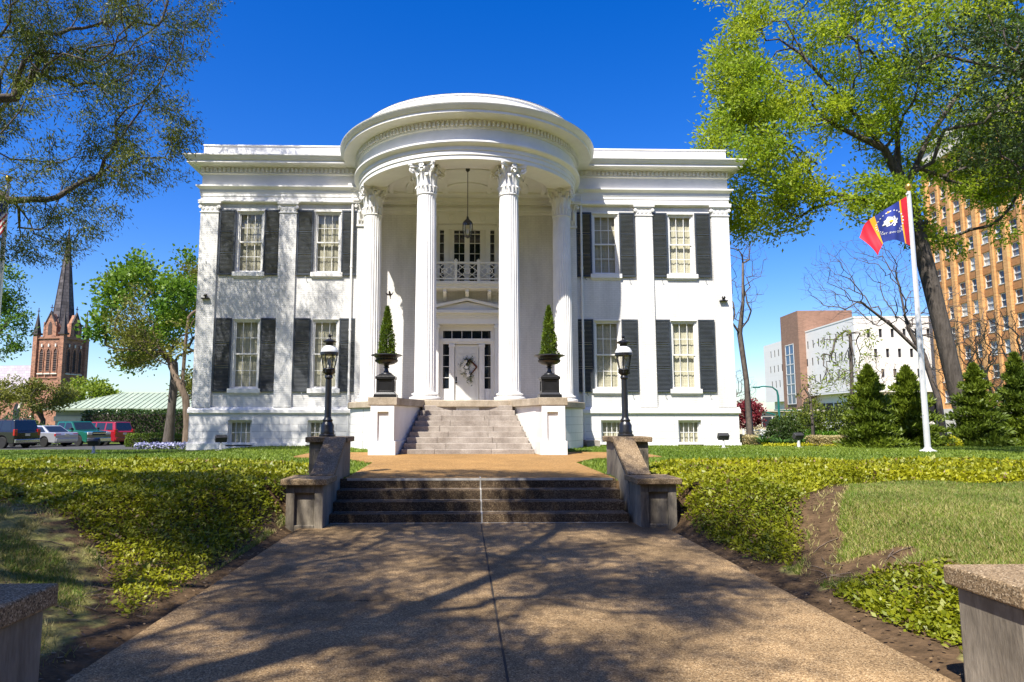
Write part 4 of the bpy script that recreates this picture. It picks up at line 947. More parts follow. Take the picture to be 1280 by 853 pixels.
def gate_pier(s, label):
    t_ = thing('entrance_pier', (s * 2.95, 4.05, 0), label, 'pier', 'concrete piers at the foot of the path')
    q = lambda a, b_: sorted((s * a, s * b_)); mb = MB(); a, b_ = q(2.68, 3.30)
    mb.box(a + .02, b_ - .02, 3.90, 4.34, -.3, .63); mb.box(a, a + .14, 3.84, 4.34, -.3, .63); mb.box(b_ - .14, b_, 3.84, 4.34, -.3, .63); mb.box(a + .14, b_ - .14, 3.84, 3.95, .52, .63); mb.build('shaft', 'concrete', t_, bevel=.015)
    mb = MB(); mb.box(a - .04, b_ + .04, 3.78, 4.40, .632, .75); mb.build('cap', 'aggregate_cap', t_, bevel=.016, seg=3)
    mb = MB(); a3, b3 = q(2.86, 3.18); mb.prism_x([(3.84, -.3), (2.2, -.3), (2.2, -.1), (3.84, .54)], a3 + .03, b3 - .03); mb.build('cheek', 'concrete', t_, bevel=.01)
    mb = MB(); mb.prism_x([(3.735, .60), (2.1, -.06), (2.1, .05), (3.735, .715)], a3 - .03, b3 + .03); mb.build('rail', 'aggregate_cap', t_, bevel=.014); return t_
gate_pier(-1, 'dark shaded concrete pier cut by the lower left corner').location = (-2.87, 3.67, -.01); gate_pier(1, 'sunlit weathered concrete pier at the lower right corner').location = (3.01, 3.98, 0)
def flood(x, y, label, a=0.0):
    z = float(hgt(x, y)); t_ = thing('floodlight', (x, y, z), label, 'floodlight', 'small floodlights on the lawn')
    mb = MB(); mb.lathe([(.20, -.02), (.20, .02), (.0, .025)], (x, y, z), 14); mb.tube([(x, y, z), (x, y, z + .26)], .055, 8); mb.build('stake', 'black_stake', t_)
    c, s = math.cos(a), math.sin(a); mb = MB(); mb.obox((x, y, z + .42), (.20 * c, .20 * s, 0), (-.07 * s, .07 * c, .05), (.05 * s, -.05 * c, .09)); mb.tube([(x, y, z + .25), (x, y, z + .38)], .03, 6); mb.build('head', 'plastic', t_, bevel=.015)
flood(-13.6, 25.2, 'small black floodlight on the lawn in front of the green truck'); flood(-9.0, 25.0, 'small floodlight on the lawn before the left corner of the mansion', .5)
flood(9.3, 25.2, 'small floodlight on the lawn before the right corner of the mansion'); flood(12.3, 25.6, 'small black floodlight on the lawn beyond the mansion, before the pale border', .3)
# ---------------------------------------------------------------- flags
def flagpole(name, loc, h_, label, ball=True):
    t_ = thing(name, loc, label, 'flagpole', 'flagpoles on the front lawn'); X, Y_, Z = loc
    mb = MB(); mb.lathe([(.26, -.05), (.26, .03), (.20, .06), (.13, .09), (.10, .14)], (X, Y_, Z), 24); mb.build('base', 'pole', t_)
    mb = MB(); mb.tube([(X, Y_, Z + .05), (X, Y_, Z + h_ * .5), (X, Y_, Z + h_)], [.095, .085, .06], 16); mb.build('pole', 'pole', t_)
    mb = MB(); mb.lathe([(.03, -.02), (.05, .02), (.03, .05), (.06, .06), (.10, .12), (.11, .17), (.09, .24), (.05, .275), (0, .285)], (X, Y_, Z + h_), 16); mb.build('ball', 'gold', t_)
    mb = MB(); mb.tube([(X - .10, Y_ - .05, Z + 1.2), (X - .10, Y_ - .04, Z + h_ - .1)], .008, 5); mb.tube([(X - .02, Y_ - .02, Z + h_ - .1), (X - .12, Y_ - .05, Z + h_ - .1)], .03, 6); mb.build('halyard', 'white', t_)
FX, FY = 14.83, 22.1
flagpole('flagpole', (FX, FY, .6), 8.75, 'tall white flagpole with a gold ball on the right lawn')
flagpole('flagpole', (-15.28, FY, .6), 8.75, 'white flagpole at the left edge under the oak')
def cr4(p, t_):
    n = len(p) - 1; t_ = min(max(t_, 0), .9999) * n; i = int(t_); f = t_ - i
    g = lambda k: Vector(p[min(max(k, 0), n)])
    a, b_, c, d = g(i - 1), g(i), g(i + 1), g(i + 2)
    return .5 * ((2 * b_) + (c - a) * f + (2 * a - 5 * b_ + 4 * c - d) * f * f + (3 * b_ - a - 3 * c + d) * f ** 3)
def flag_surface(org, top, bot, amp, k, ph):
    def S(u, v, off=0.0):
        def base(u, v):
            p = cr4(top, u).lerp(cr4(bot, u), v); w_ = amp * min(1, u * 2.5) * (math.sin(u * k + v * 2.2 + ph) + .45 * math.sin(u * k * 2.1 - v * 3.0))
            return Vector((p.x, p.y + w_, p.z)) + Vector(org)
        p = base(u, v)
        if off:
            e = .004; n_ = (base(u + e, v) - base(u - e, v)).cross(base(u, v + e) - base(u, v - e)).normalized(); p = p + n_ * off
        return p
    return S
def flag_cloth(name, S, colour, mats, label, nu=72, nv=40):
    mb = MB(); vs = [S(i / nu, j / nv) for i in range(nu + 1) for j in range(nv + 1)]; mb.v = [tuple(p) for p in vs]
    for i in range(nu):
        for j in range(nv):
            mb.f.append((i * (nv + 1) + j, (i + 1) * (nv + 1) + j, (i + 1) * (nv + 1) + j + 1, i * (nv + 1) + j + 1)); mb.m.append(colour((i + .5) / nu, (j + .5) / nv)); mb.s.append(True)
    return tag(mb.build(name, mats, smooth_angle=80), label, 'flag')
S = flag_surface((FX - .12, FY - .05, 9.17), [(0, 0, 0), (-.5, -.08, -.30), (-1.0, -.05, -.60), (-1.36, .05, -.88), (-1.66, .1, -1.42)], [(0, 0, -1.72), (-.42, -.12, -1.62), (-.80, -.18, -1.58), (-1.05, -.1, -1.76), (-1.18, 0, -2.10)], .10, 9.0, .4)
fc = lambda u, v: 0 if u < .13 else 2 if u < .155 else 1 if u < .62 else 2 if u < .69 else 0
fl = flag_cloth('state_flag', S, fc, ['f_red', 'f_blue', 'f_gold'], 'red, blue and gold flag with a white magnolia flying from the right pole')
mb = MB(); gold = MB()
CU, CV, AR = .39, .42, 1.62 / 1.75
def disc(mb, cu, cv, pts, off):
    for q in (off, -off): mb.add([S(cu + a * AR, cv + b_, q) for a, b_ in pts], [tuple(range(len(pts)))])
for k in range(8):
    a = k * PI / 4 + .2; L, W_ = (.17, .06) if k % 2 == 0 else (.15, .055)
    disc(mb, CU, CV, [(L * t_ * math.cos(a) - W_ * math.sin(PI * t_ ** .8) * q * math.sin(a), L * t_ * math.sin(a) + W_ * math.sin(PI * t_ ** .8) * q * math.cos(a)) for q, t_ in [(1, 0), (1, .25), (1, .5), (1, .75), (1, .95), (-1, .95), (-1, .75), (-1, .5), (-1, .25)]], .008 + .001 * k)
disc(gold, CU, CV, [(.035 * math.cos(i * PI / 5), .035 * math.sin(i * PI / 5)) for i in range(10)], .019)
for k in range(20):
    a = PI / 2 + (k - 9.5) * .262 + PI; cu, cv = CU + .29 * math.cos(a) * AR, CV + .29 * math.sin(a)
    disc(mb, cu, cv, [((.024 if i % 2 == 0 else .011) * math.cos(i * PI / 5 - PI / 2), (.024 if i % 2 == 0 else .011) * math.sin(i * PI / 5 - PI / 2)) for i in range(10)], .008)
disc(gold, CU, CV - .29, [((.035 if i % 2 == 0 else .016) * math.cos(i * PI / 5 - PI / 2), (.035 if i % 2 == 0 else .016) * math.sin(i * PI / 5 - PI / 2)) for i in range(10)], .008)
tcv = bpy.data.curves.new('motto', 'FONT'); tcv.body = 'IN GOD WE TRUST'; tcv.align_x = 'CENTER'; tcv.size = .075
to = bpy.data.objects.new('motto', tcv); COL.objects.link(to); bpy.context.view_layer.update()
tm = bpy.data.meshes.new_from_object(to.evaluated_get(bpy.context.evaluated_depsgraph_get()))
tv = [v.co.copy() for v in tm.vertices]; tf = [tuple(p.vertices) for p in tm.polygons]; bpy.data.objects.remove(to); bpy.data.meshes.remove(tm)
tr_ = []
for p in tv:
    a = PI / 2 - p.x / .37; tr_.append((CU + (.37 - p.y) * math.cos(a) * AR, CV + (.37 - p.y) * math.sin(a)))
for q in (.008, -.008): mb.add([S(min(.61, max(.165, a)), min(1, b_), q) for a, b_ in tr_], tf)
mb.build('emblem', 'f_white', fl); gold.build('emblem_gold', 'f_gold', fl)
S = flag_surface((-15.16, FY - .13, 9.15), [(0, 0, 0), (-.25, -.1, -.25), (-.6, -.06, -.7), (-.85, .05, -1.15), (-.95, .1, -1.5)], [(0, 0, -1.35), (-.12, -.12, -1.75), (-.32, -.18, -2.1), (-.45, -.1, -2.4), (-.55, 0, -2.7)], .07, 9.0, .9)
uc = lambda u, v: 1 if (u < .42 and v < .54) else (0 if int(v * 13) % 2 == 0 else 2)
fl = flag_cloth('national_flag', S, uc, ['f_red', 'f_blue', 'f_white'], 'drooping stars and stripes flag on the left pole', nv=52)
mb = MB()
for r in range(9):
    for c in range(6 if r % 2 == 0 else 5):
        cu, cv = .42 * ((c + .6 + (.5 if r % 2 else 0)) / 6.2), .54 * (r + .6) / 9.2
        for q in (.007, -.007): mb.add([S(cu + .6 * (.020 if i % 2 == 0 else .009) * math.cos(i * PI / 5 - PI / 2), cv + (.020 if i % 2 == 0 else .009) * math.sin(i * PI / 5 - PI / 2), q) for i in range(10)], [tuple(range(10))])
mb.build('stars', 'f_white', fl)

# ---------------------------------------------------------------- trees
def grow(trunk, targets, seg=.5, wig=.10, bf=.25, rg=None, sag=0.0):
    """join the targets one by one to the nearest point of the growing skeleton"""
    N = [np.array(p, float) for p in trunk[0]]; P = [-1] + list(range(len(trunk[0]) - 1)); F = [0 if i < len(trunk[0]) * .55 else 1 for i in range(len(trunk[0]))]
    PL = [0.0]
    for i in range(1, len(N)): PL.append(PL[-1] + np.linalg.norm(N[i] - N[i - 1]))
    for limb in trunk[1:]:
        j = int(np.argmin([np.linalg.norm(n - np.array(limb[0])) for n in N]))
        for q in limb[1:]:
            q = np.array(q, float); PL.append(PL[j] + np.linalg.norm(q - N[j])); N.append(q); P.append(j); F.append(1); j = len(N) - 1
    cap = 60000; A = np.zeros((cap, 3)); L = np.zeros(cap); ok = np.zeros(cap, bool); n = len(N)
    A[:n] = N; L[:n] = PL; ok[:n] = np.array(F, bool); par = list(P); root = A[n - 1] if len(trunk) == 1 else A[len(trunk[0]) - 1]
    order = np.argsort(np.linalg.norm(targets - root, axis=1))
    for t_ in targets[order]:
        d = np.linalg.norm(A[:n] - t_, axis=1); cost = d + bf * L[:n] + np.where(ok[:n], 0, 1e6); j = int(np.argmin(cost)); dist = d[j]
        if dist < .05: continue
        k = max(1, int(dist / seg)); p0 = A[j]; pd = (A[j] - A[par[j]]) if par[j] >= 0 else np.array([0, 0, 1.0]); pd = pd / (np.linalg.norm(pd) + 1e-9)
        c = p0 + pd * dist * .38 + np.array([0, 0, .06 * dist]); pj = j
        for i in range(1, k + 1):
            s = i / k; q = (1 - s) ** 2 * p0 + 2 * s * (1 - s) * c + s * s * t_
            if i < k: q = q + rg.normal(size=3) * wig * seg
            if n >= cap: break
            A[n] = q; L[n] = L[pj] + np.linalg.norm(q - A[pj]); ok[n] = True; par.append(pj); pj = n; n += 1
    return A[:n], np.array(par)
def thicken(par, rtip, rtrunk):
    n = len(par); c = np.zeros(n); kids_ = np.zeros(n, int)
    for i in range(n - 1, 0, -1):
        if kids_[i] == 0: c[i] = 1
        c[par[i]] += c[i]; kids_[par[i]] += 1
    # nodes are appended after their parents, so one backward pass is enough
    e = math.log(rtrunk / rtip) / math.log(max(2, c[0])); return rtip * np.maximum(c, 1) ** e, c
def limbs_mesh(name, A, par, rad, m, parent, rmin=0.0, sides=6):
    n = len(A); d = np.zeros((n, 3)); i = np.arange(1, n); d[1:] = unit(A[1:] - A[par[1:]]); d[0] = (0, 0, 1)
    main = np.full(n, -1); 
    for k in range(1, n):
        p = par[k]
        if main[p] < 0 or rad[k] > rad[main[p]]: main[p] = k
    tan = d.copy(); h = main >= 0; tan[h] = unit(d[h] + d[main[h]])
    sel = i[rad[1:] >= rmin]; p = par[sel]; ism = main[p] == sel
    d0 = np.where(ism[:, None], tan[p], d[sel]); r0 = np.where(ism, rad[p], np.minimum(rad[p], rad[sel] * 1.15)); d1 = tan[sel]; r1 = rad[sel]
    ref = np.array([.31, .9, .17]); ang = np.arange(sides) * 2 * PI / sides
    def ring(c, dd, r):
        u = unit(np.cross(dd, ref)); v = np.cross(dd, u)
        return c[:, None, :] + r[:, None, None] * (u[:, None, :] * np.cos(ang)[None, :, None] + v[:, None, :] * np.sin(ang)[None, :, None])
    a, b_ = ring(A[p], d0, r0), ring(A[sel], d1, r1)
    q = np.stack([a, np.roll(a, -1, 1), np.roll(b_, -1, 1), b_], 2).reshape(-1, 3)
    o = fast_mesh(name, q, 4, [m], None, None, parent)
    # weld so the bark shades smoothly
    bm = bmesh.new(); bm.from_mesh(o.data); bmesh.ops.remove_doubles(bm, verts=bm.verts, dist=.0015)
    for f in bm.faces: f.smooth = True
    bm.to_mesh(o.data); bm.free(); return o
def tree(name, label, cat, trunk, rtrunk, vols, nper, leafn, lsize, mats, seed, group=None, bark='bark', rtip=.012, seg=.5, sig=.28, aspect=.4, bf=.22, wig=.12, keep=None, tintmix=.6, sides=6, clump=1.6, thr=.36, rmin=0.0, droop=0.0, split=None, lth=3.5, flare=True):
    rg = np.random.default_rng(seed); T = []
    for (c, r), m in zip(vols, nper if isinstance(nper, (list, tuple)) else [nper] * len(vols)): T.append(ellip(c, r, m, rg, .12))
    T = np.concatenate(T)
    if clump:                                   # uneven crown: thin out where a slow noise is low, so that gaps open
        T = T[vnoise(T, clump * .45, seed + 5) > thr]
    if keep is not None: T = T[keep(T)]
    A, par = grow(trunk, T, seg, wig, bf, rg); rad, cnt = thicken(par, rtip, rtrunk)
    t_ = thing(name, trunk[0][0], label, cat, group)
    if flare:
        b = np.array(trunk[0][0]); zz = A[:, 2] - b[2]; tr = np.arange(len(A)) < len(trunk[0]); rad[tr] *= 1 + .45 * np.exp(-zz[tr] / .45)
    limbs_mesh('trunk', A, par, rad, bark, t_, rmin, sides)
    if leafn:
        tip = np.where((cnt <= lth))[0]; m = len(tip); k = np.repeat(tip, leafn)
        f = rg.random(len(k))[:, None]; base = A[k] * f + A[par[k]] * (1 - f)
        off = rg.normal(size=(len(k), 3)) * sig; off[:, 2] *= .75; pts = base + off
        tint = tintmix * vnoise(pts, .9, seed + 9) + (1 - tintmix) * rg.random(len(pts))
        dirs = unit(A[k] - A[par[k]] + off * .6 + np.array([0, 0, -droop]))
        if keep is not None: kk = keep(pts); pts, tint, dirs = pts[kk], tint[kk], dirs[kk]
        leaves('crown', pts, lsize, aspect, mats, rg, t_, dirs=dirs, spread=.65, tint=tint)
    return t_
def poly(*p): return [tuple(q) for q in p]

# willow oak on the left: its limbs reach into the picture, the trunk stands beside it
tree('oak_tree', 'tall oak at the left edge with fine drooping dark green leaves', 'tree',
     [poly((-20.5, 16.5, .5), (-20.4, 16.6, 2.5), (-20.2, 16.7, 5), (-19.9, 16.9, 7.5), (-19.5, 17.2, 10)), poly((-19.9, 16.9, 7.5), (-18.2, 18, 9.4), (-16.2, 19.3, 10.8), (-14.0, 20.2, 11.4)), poly((-19.5, 17.2, 10), (-17.6, 18.4, 12.6), (-15, 19.6, 14.4), (-12, 20.2, 15.0)), poly((-20.2, 16.7, 5.5), (-18.2, 18.4, 7.4), (-15.6, 20, 8.6)), poly((-19.5, 17.2, 10), (-18, 19, 14), (-16, 20.5, 18))],
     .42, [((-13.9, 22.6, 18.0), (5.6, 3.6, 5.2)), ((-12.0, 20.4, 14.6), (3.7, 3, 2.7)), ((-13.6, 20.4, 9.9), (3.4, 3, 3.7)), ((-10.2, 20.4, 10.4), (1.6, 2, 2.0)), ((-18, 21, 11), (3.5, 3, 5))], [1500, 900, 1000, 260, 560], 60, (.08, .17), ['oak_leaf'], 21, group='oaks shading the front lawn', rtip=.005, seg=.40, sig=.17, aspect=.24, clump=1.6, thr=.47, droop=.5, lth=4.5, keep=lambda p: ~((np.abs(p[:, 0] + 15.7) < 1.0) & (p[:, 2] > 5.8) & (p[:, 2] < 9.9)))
# oak overhead, beside the camera: it throws the shade on the path
tree('oak_tree', 'oak beside the path whose limbs shade the paving', 'tree',
     [poly((-8.30, -3.80, 0.30), (-8.20, -3.70, 2.50), (-8.00, -3.40, 4.50), (-7.70, -3.00, 6.50)), poly((-7.70, -3.00, 6.50), (-6.30, -1.60, 8.40), (-4.70, -0.20, 9.80), (-3.70, 1.40, 10.60)), poly((-7.70, -3.00, 6.50), (-5.50, -3.00, 8.60), (-3.10, -2.20, 10.00)), poly((-8.00, -3.40, 5.00), (-8.50, -0.40, 7.80), (-8.90, 2.60, 9.80))],
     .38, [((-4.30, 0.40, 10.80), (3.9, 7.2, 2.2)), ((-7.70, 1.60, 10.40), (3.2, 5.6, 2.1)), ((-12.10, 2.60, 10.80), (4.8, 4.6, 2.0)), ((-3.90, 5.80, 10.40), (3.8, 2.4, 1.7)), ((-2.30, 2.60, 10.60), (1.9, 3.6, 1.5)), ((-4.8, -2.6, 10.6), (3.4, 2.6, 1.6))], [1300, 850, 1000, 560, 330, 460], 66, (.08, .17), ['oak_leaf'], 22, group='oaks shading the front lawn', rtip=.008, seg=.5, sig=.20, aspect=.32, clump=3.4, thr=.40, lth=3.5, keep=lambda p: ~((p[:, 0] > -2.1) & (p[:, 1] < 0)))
# big lit oak on the right
tree('oak_tree', 'large oak with bright spring leaves and a leaning dark trunk behind the right flag', 'tree',
     [poly((23.0, 31, -.3), (22.9, 31, 1.0), (22.45, 31, 3.2), (22.1, 31, 5.4), (21.65, 31, 8.0), (21.2, 31, 10.4), (20.8, 31, 12.6), (20.5, 31, 13.8)),
      poly((20.8, 31, 12.6), (19.6, 30.6, 14.4), (18.0, 30.2, 16.0), (16.2, 30, 17.4)), poly((20.5, 31, 13.8), (20.6, 31, 16), (20.2, 31.2, 19), (20.4, 31, 22)), poly((21.2, 31, 10.6), (19.5, 30.4, 11.6), (17.6, 30, 11.8), (15.6, 29.7, 11.2)), poly((20.8, 31, 12.9), (22.0, 31, 15), (23.6, 31, 17.2), (25.2, 31, 18.6)), poly((19.6, 30.6, 14.4), (16.8, 29.8, 15.2), (13.6, 29.2, 14.6)), poly((18, 30.2, 16), (15.6, 29.6, 18.2), (14.6, 29.4, 20))],
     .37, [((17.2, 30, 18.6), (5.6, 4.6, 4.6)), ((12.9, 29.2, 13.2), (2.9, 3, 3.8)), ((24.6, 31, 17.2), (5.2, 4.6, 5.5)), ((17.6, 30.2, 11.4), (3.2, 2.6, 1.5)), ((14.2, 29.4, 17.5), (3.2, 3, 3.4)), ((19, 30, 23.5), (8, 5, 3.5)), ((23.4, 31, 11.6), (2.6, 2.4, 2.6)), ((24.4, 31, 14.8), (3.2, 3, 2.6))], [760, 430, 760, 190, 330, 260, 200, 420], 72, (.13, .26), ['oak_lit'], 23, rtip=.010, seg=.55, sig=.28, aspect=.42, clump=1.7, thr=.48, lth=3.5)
# darker tree at the right edge, near
tree('evergreen_oak', 'dark leafy branches of a nearer oak in the upper right corner', 'tree',
     [poly((18.6, 16.5, .5), (18.5, 16.5, 3), (18.2, 16.6, 6), (17.8, 16.8, 9)), poly((17.8, 16.8, 9), (16.5, 17, 10.2), (14.8, 17.2, 11.0), (12.8, 17.4, 11.6)), poly((17.8, 16.8, 9), (17.2, 17, 11), (16.4, 17, 13))],
     .4, [((15.6, 17, 10.6), (2.6, 2.6, 2.9)), ((12.9, 17.2, 11.3), (1.3, 1.2, .9))], [330, 80], 60, (.09, .16), ['dark_leaf'], 24, rtip=.008, seg=.45, sig=.28, aspect=.42, lth=4.5)
# trees beyond the left wing
tree('tree', 'bright green tree rising behind the bronze tree beside the left wing', 'tree', [poly((-18.5, 43, -.2), (-18.4, 43, 2), (-18.3, 43, 4.2))], .26,
     [((-19.2, 43, 9.0), (4.2, 3.6, 3.4)), ((-21.4, 43, 7.0), (2.2, 2.4, 2.2))], [330, 130], 60, (.16, .32), ['maple_leaf'], 25, rtip=.014, seg=.6, sig=.34, aspect=.7, clump=1.4, lth=2.5)
tree('tree', 'bronze-leaved tree with a brown trunk beside the left wing', 'tree', [poly((-14.55, 36, .1), (-14.6, 36, 1.5), (-14.75, 36, 2.8), (-14.95, 36, 3.6)), poly((-14.75, 36, 2.8), (-15.6, 36, 4.4), (-16.4, 36, 5.6)), poly((-14.95, 36, 3.6), (-14.9, 36, 5.4), (-14.8, 36, 7))], .19,
     [((-15.9, 36, 7.0), (2.9, 2.6, 2.4)), ((-14.4, 36.5, 8.2), (2.3, 2.4, 1.8)), ((-17.6, 36, 5.4), (1.5, 1.6, 1.2))], [380, 180, 80], 40, (.10, .20), ['bronze_leaf'], 26, bark='bark_brown', rtip=.010, seg=.45, sig=.22, aspect=.5, clump=1.5, lth=2.5)
tree('tree', 'small pale green tree seen between the bronze tree trunk and green roof', 'tree', [poly((-23.5, 62, -.3), (-23.5, 62, 2), (-23.6, 62, 3))], .16, [((-24.0, 62, 4.6), (2.3, 2, 1.5))], 80, 55, (.18, .34), ['bronze_leaf'], 27, rtip=.014, seg=.6, sig=.3, aspect=.6, lth=2.5)
tree('tree', 'round yellow-green treetop beyond the green roof, right of the church tower', 'tree', [poly((-46, 84, -.3), (-46, 84, 2), (-46, 84, 3.4))], .2, [((-46, 84, 4.6), (3.6, 2.6, 1.9))], 110, 60, (.22, .42), ['feather_leaf'], 28, rtip=.016, seg=.7, sig=.4, aspect=.7, lth=2.5)
tree('tree', 'spreading olive tree in front of the church nave', 'tree', [poly((-36.5, 60, -.3), (-36.4, 60, 1.6), (-36.8, 60, 3.0)), poly((-36.4, 60, 1.8), (-37.5, 60, 3.2), (-39, 60, 3.8))], .2, [((-36.2, 60, 3.6), (2.2, 2.2, 1.4)), ((-38.8, 60, 4.3), (2.0, 2, .9)), ((-41.5, 60, 3.4), (2.5, 2, 1.6))], [130, 80, 100], 50, (.14, .28), ['bronze_leaf'], 29, rtip=.012, seg=.55, sig=.28, aspect=.5, lth=2.5)
tree('tree', 'light green branches at the left edge below the flag', 'tree', [poly((-38.5, 54, -.3), (-38.3, 54, 3), (-38.0, 54, 6)), poly((-38, 54, 6), (-36.8, 54, 8.2), (-36, 54, 9.4))], .25, [((-36.8, 54, 9.0), (2.3, 2.2, 2.7)), ((-37.4, 54, 12.5), (2.0, 2, 1.8))], [150, 60], 55, (.15, .30), ['maple_leaf'], 30, rtip=.012, seg=.55, sig=.3, aspect=.55, lth=2.5)
# bare trees on the right
def bare(label, trunk, rt, vols, nper, seed, bark='twig', rtip=.013, name='bare_tree'):
    return tree(name, label, 'tree', trunk, rt * .8, vols, [int(q * 3) for q in nper] if isinstance(nper, list) else nper * 3, 0, (.1, .2), [], seed, group='bare trees behind the lawn', bark=bark, rtip=rtip * .55, seg=.45, wig=.20, bf=.3, clump=0, sides=4)
bare('dark bare tree spreading behind the oak trunk and flagpole', [poly((32.4, 46, -.5), (32.2, 46, 3), (31.4, 46, 6), (30.4, 46, 8)), poly((31.4, 46, 6), (29.4, 46, 8.0), (27.4, 46, 9.6)), poly((30.4, 46, 8), (30.0, 46, 11), (29.0, 46, 13))], .24, [((27.6, 46, 11.3), (4.6, 3, 3.6)), ((33.5, 46, 8.6), (3.5, 3, 2.6))], [330, 150], 31)
bare('bare tree top showing past the right end of the mansion', [poly((17.4, 42, 0), (17.3, 42, 4), (17.0, 42, 7)), poly((17, 42, 7), (17.3, 42, 9), (17.4, 42, 11.5))], .2, [((17.0, 42, 11.0), (1.9, 2, 3.8))], 150, 32, rtip=.011)
bare('bare tree tip above the right parapet of the mansion', [poly((14, 52, -.3), (14, 52, 8), (14.1, 52, 13))], .2, [((14.2, 52, 17.6), (2.6, 2, 2.4))], 70, 38, rtip=.013)
for i, (x, y, h_, lb) in enumerate([(28.0, 37.5, 7.6, 'pale many-stemmed bare tree against the orange tower, just right of the oak trunk'), (30.8, 38.5, 8.2, 'pale bare tree before the orange tower, between two conifers'), (33.6, 37.5, 8.6, 'pale bare tree before the orange tower at the right edge')]):
    tr3 = [poly((x, y, -.2), (x - .05, y, .6))] + [poly((x - .05, y, .6), (x + dx * .5, y + dy, 2.4), (x + dx, y + dy, 4.4)) for dx, dy in ((-.9, .2), (-.2, -.3), (.5, .3), (1.1, 0))]
    bare(lb, tr3, .17, [((x, y, h_ * .66), (2.1, 1.8, h_ * .36))], 210, 33 + i, 'twig_pale', .019)
bare('small bare tree by the far white houses', [poly((26.8, 70, -.4), (26.8, 70, 1.5), (26.8, 70, 3))], .13, [((26.8, 70, 5.0), (3.4, 2.5, 2.3))], 170, 39, rtip=.018)
bare('low bare tree in front of the white office block', [poly((35.5, 58, -.4), (35.4, 58, 1.5), (35.2, 58, 3))], .13, [((35.0, 58, 5.2), (3.0, 2.5, 2.6))], 170, 40, 'twig_pale', .014)
# conifers along the right of the lawn
for i, (x, y, h_, r, lb) in enumerate([(15.1, 25.6, 3.05, 1.15, 'wide dark conifer left of the flagpole'), (17.25, 26.6, 3.1, 1.3, 'dark conifer just right of the flagpole before the oak trunk'), (20.0, 26.6, 3.2, 1.2, 'pointed conifer standing alone right of the oak trunk'), (22.2, 27.2, 3.7, 1.1, 'tall slim conifer at the right edge, nearest the frame')]):
    conetree('conifer', lb, 'conifer', (x, y, .55), h_, r * 1.25, 12000, (.10, .24), ['conifer'], 50 + i, 'conifers along the lawn', low=.05, trunk=.06, power=.8, rag=.62, blunt=.14)
tree('young_tree', 'feathery light green young tree above the left conifer', 'tree', [poly((15.6, 27.6, .5), (15.6, 27.6, 2.2), (15.65, 27.6, 4.0), (15.7, 27.6, 5.2))], .07, [((15.6, 27.6, 4.3), (1.35, 1.1, 1.3)), ((14.8, 27.6, 3.3), (1.1, .8, .6))], [90, 40], 9, (.10, .20), ['feather_leaf'], 55, rtip=.007, seg=.3, sig=.12, aspect=.3, clump=0, lth=2.5)
tree('young_tree', 'thin sapling with sparse brownish leaves left of the shrubs', 'tree', [poly((13.9, 27.6, .5), (13.9, 27.6, 1.6), (13.85, 27.6, 2.6))], .055, [((13.75, 27.6, 2.5), (.45, .4, .75))], 34, 6, (.08, .16), ['bronze_leaf'], 56, rtip=.007, seg=.25, sig=.09, clump=0, lth=2.5)
tree('red_maple', 'small dark red maple at the right corner of the mansion', 'tree', [poly((21.4, 52, -.5), (21.4, 52, .6))], .09, [((21.4, 52, 1.95), (1.3, 1.2, 1.25))], 120, 40, (.12, .22), ['red_leaf'], 57, rtip=.008, seg=.3, sig=.16, aspect=.6, clump=0, lth=3)
# shrubs
def bush(name, label, c, r, n, size, mats, seed, cat='shrub', group=None, aspect=.5):
    rg = np.random.default_rng(seed); t_ = thing(name, (c[0], c[1], c[2]), label, cat, group)
    d = unit(rg.normal(size=(n, 3))); d[:, 2] = np.abs(d[:, 2]); k = rg.random(n) ** .3
    lump = .78 + .35 * vnoise(d * 2.2, 1.3, seed); p = np.array(c) + d * (k * lump)[:, None] * np.array(r)
    leaves('foliage', p, size, aspect, mats, rg, t_, dirs=d + np.array([0, 0, .4]), spread=.7, tint=.6 * vnoise(p, 1.6 / max(r[0], .4), seed + 2) + .4 * rg.random(n))
    mb = MB()
    for k_ in range(5):
        a = k_ * 1.26; mb.tube([(c[0], c[1], c[2] - .05), (c[0] + r[0] * .35 * math.cos(a), c[1] + r[1] * .35 * math.sin(a), c[2] + r[2] * .6)], [.03, .012], 5)
    mb.build('stem', 'bark', t_); return t_
bush('shrub', 'dark green rounded shrub behind the sapling', (13.6, 29.5, .5), (1.0, .9, 1.35), 2600, (.08, .16), ['dark_leaf'], 60)
bush('shrub', 'olive loose shrub left of the wide conifer', (15.4, 30.5, .5), (1.7, 1.2, 2.0), 5200, (.09, .18), ['shrub'], 61)
bush('shrub', 'olive tall shrub between the two conifers at the flagpole', (17.6, 30.0, .5), (1.5, 1.1, 2.5), 5200, (.09, .18), ['shrub'], 62)
bush('shrub', 'bright green low shrub behind the pale border, beside the sapling', (14.3, 28.2, .5), (.55, .5, .72), 1600, (.07, .13), ['bright_shrub'], 63)
bush('shrub', 'bright green low shrub behind the pale border, nearest the conifer', (15.0, 28.4, .5), (.6, .5, .75), 1600, (.07, .13), ['bright_shrub'], 64)
bush('shrub', 'dark clipped shrub beside the grey shed behind the black car', (-33.6, 53, -.35), (2.6, 1.2, 2.5), 4200, (.12, .22), ['hedge'], 65)
bush('shrub', 'low yellow-green shrub between the conifers at the right', (18.7, 26.3, .55), (.4, .4, .45), 700, (.06, .11), ['yellow_leaf'], 66)
bush('shrub', 'pale blossoming shrub near the far white houses', (20.4, 48, -.2), (1.1, .9, 1.3), 1500, (.10, .18), ['pale_leaf'], 67)
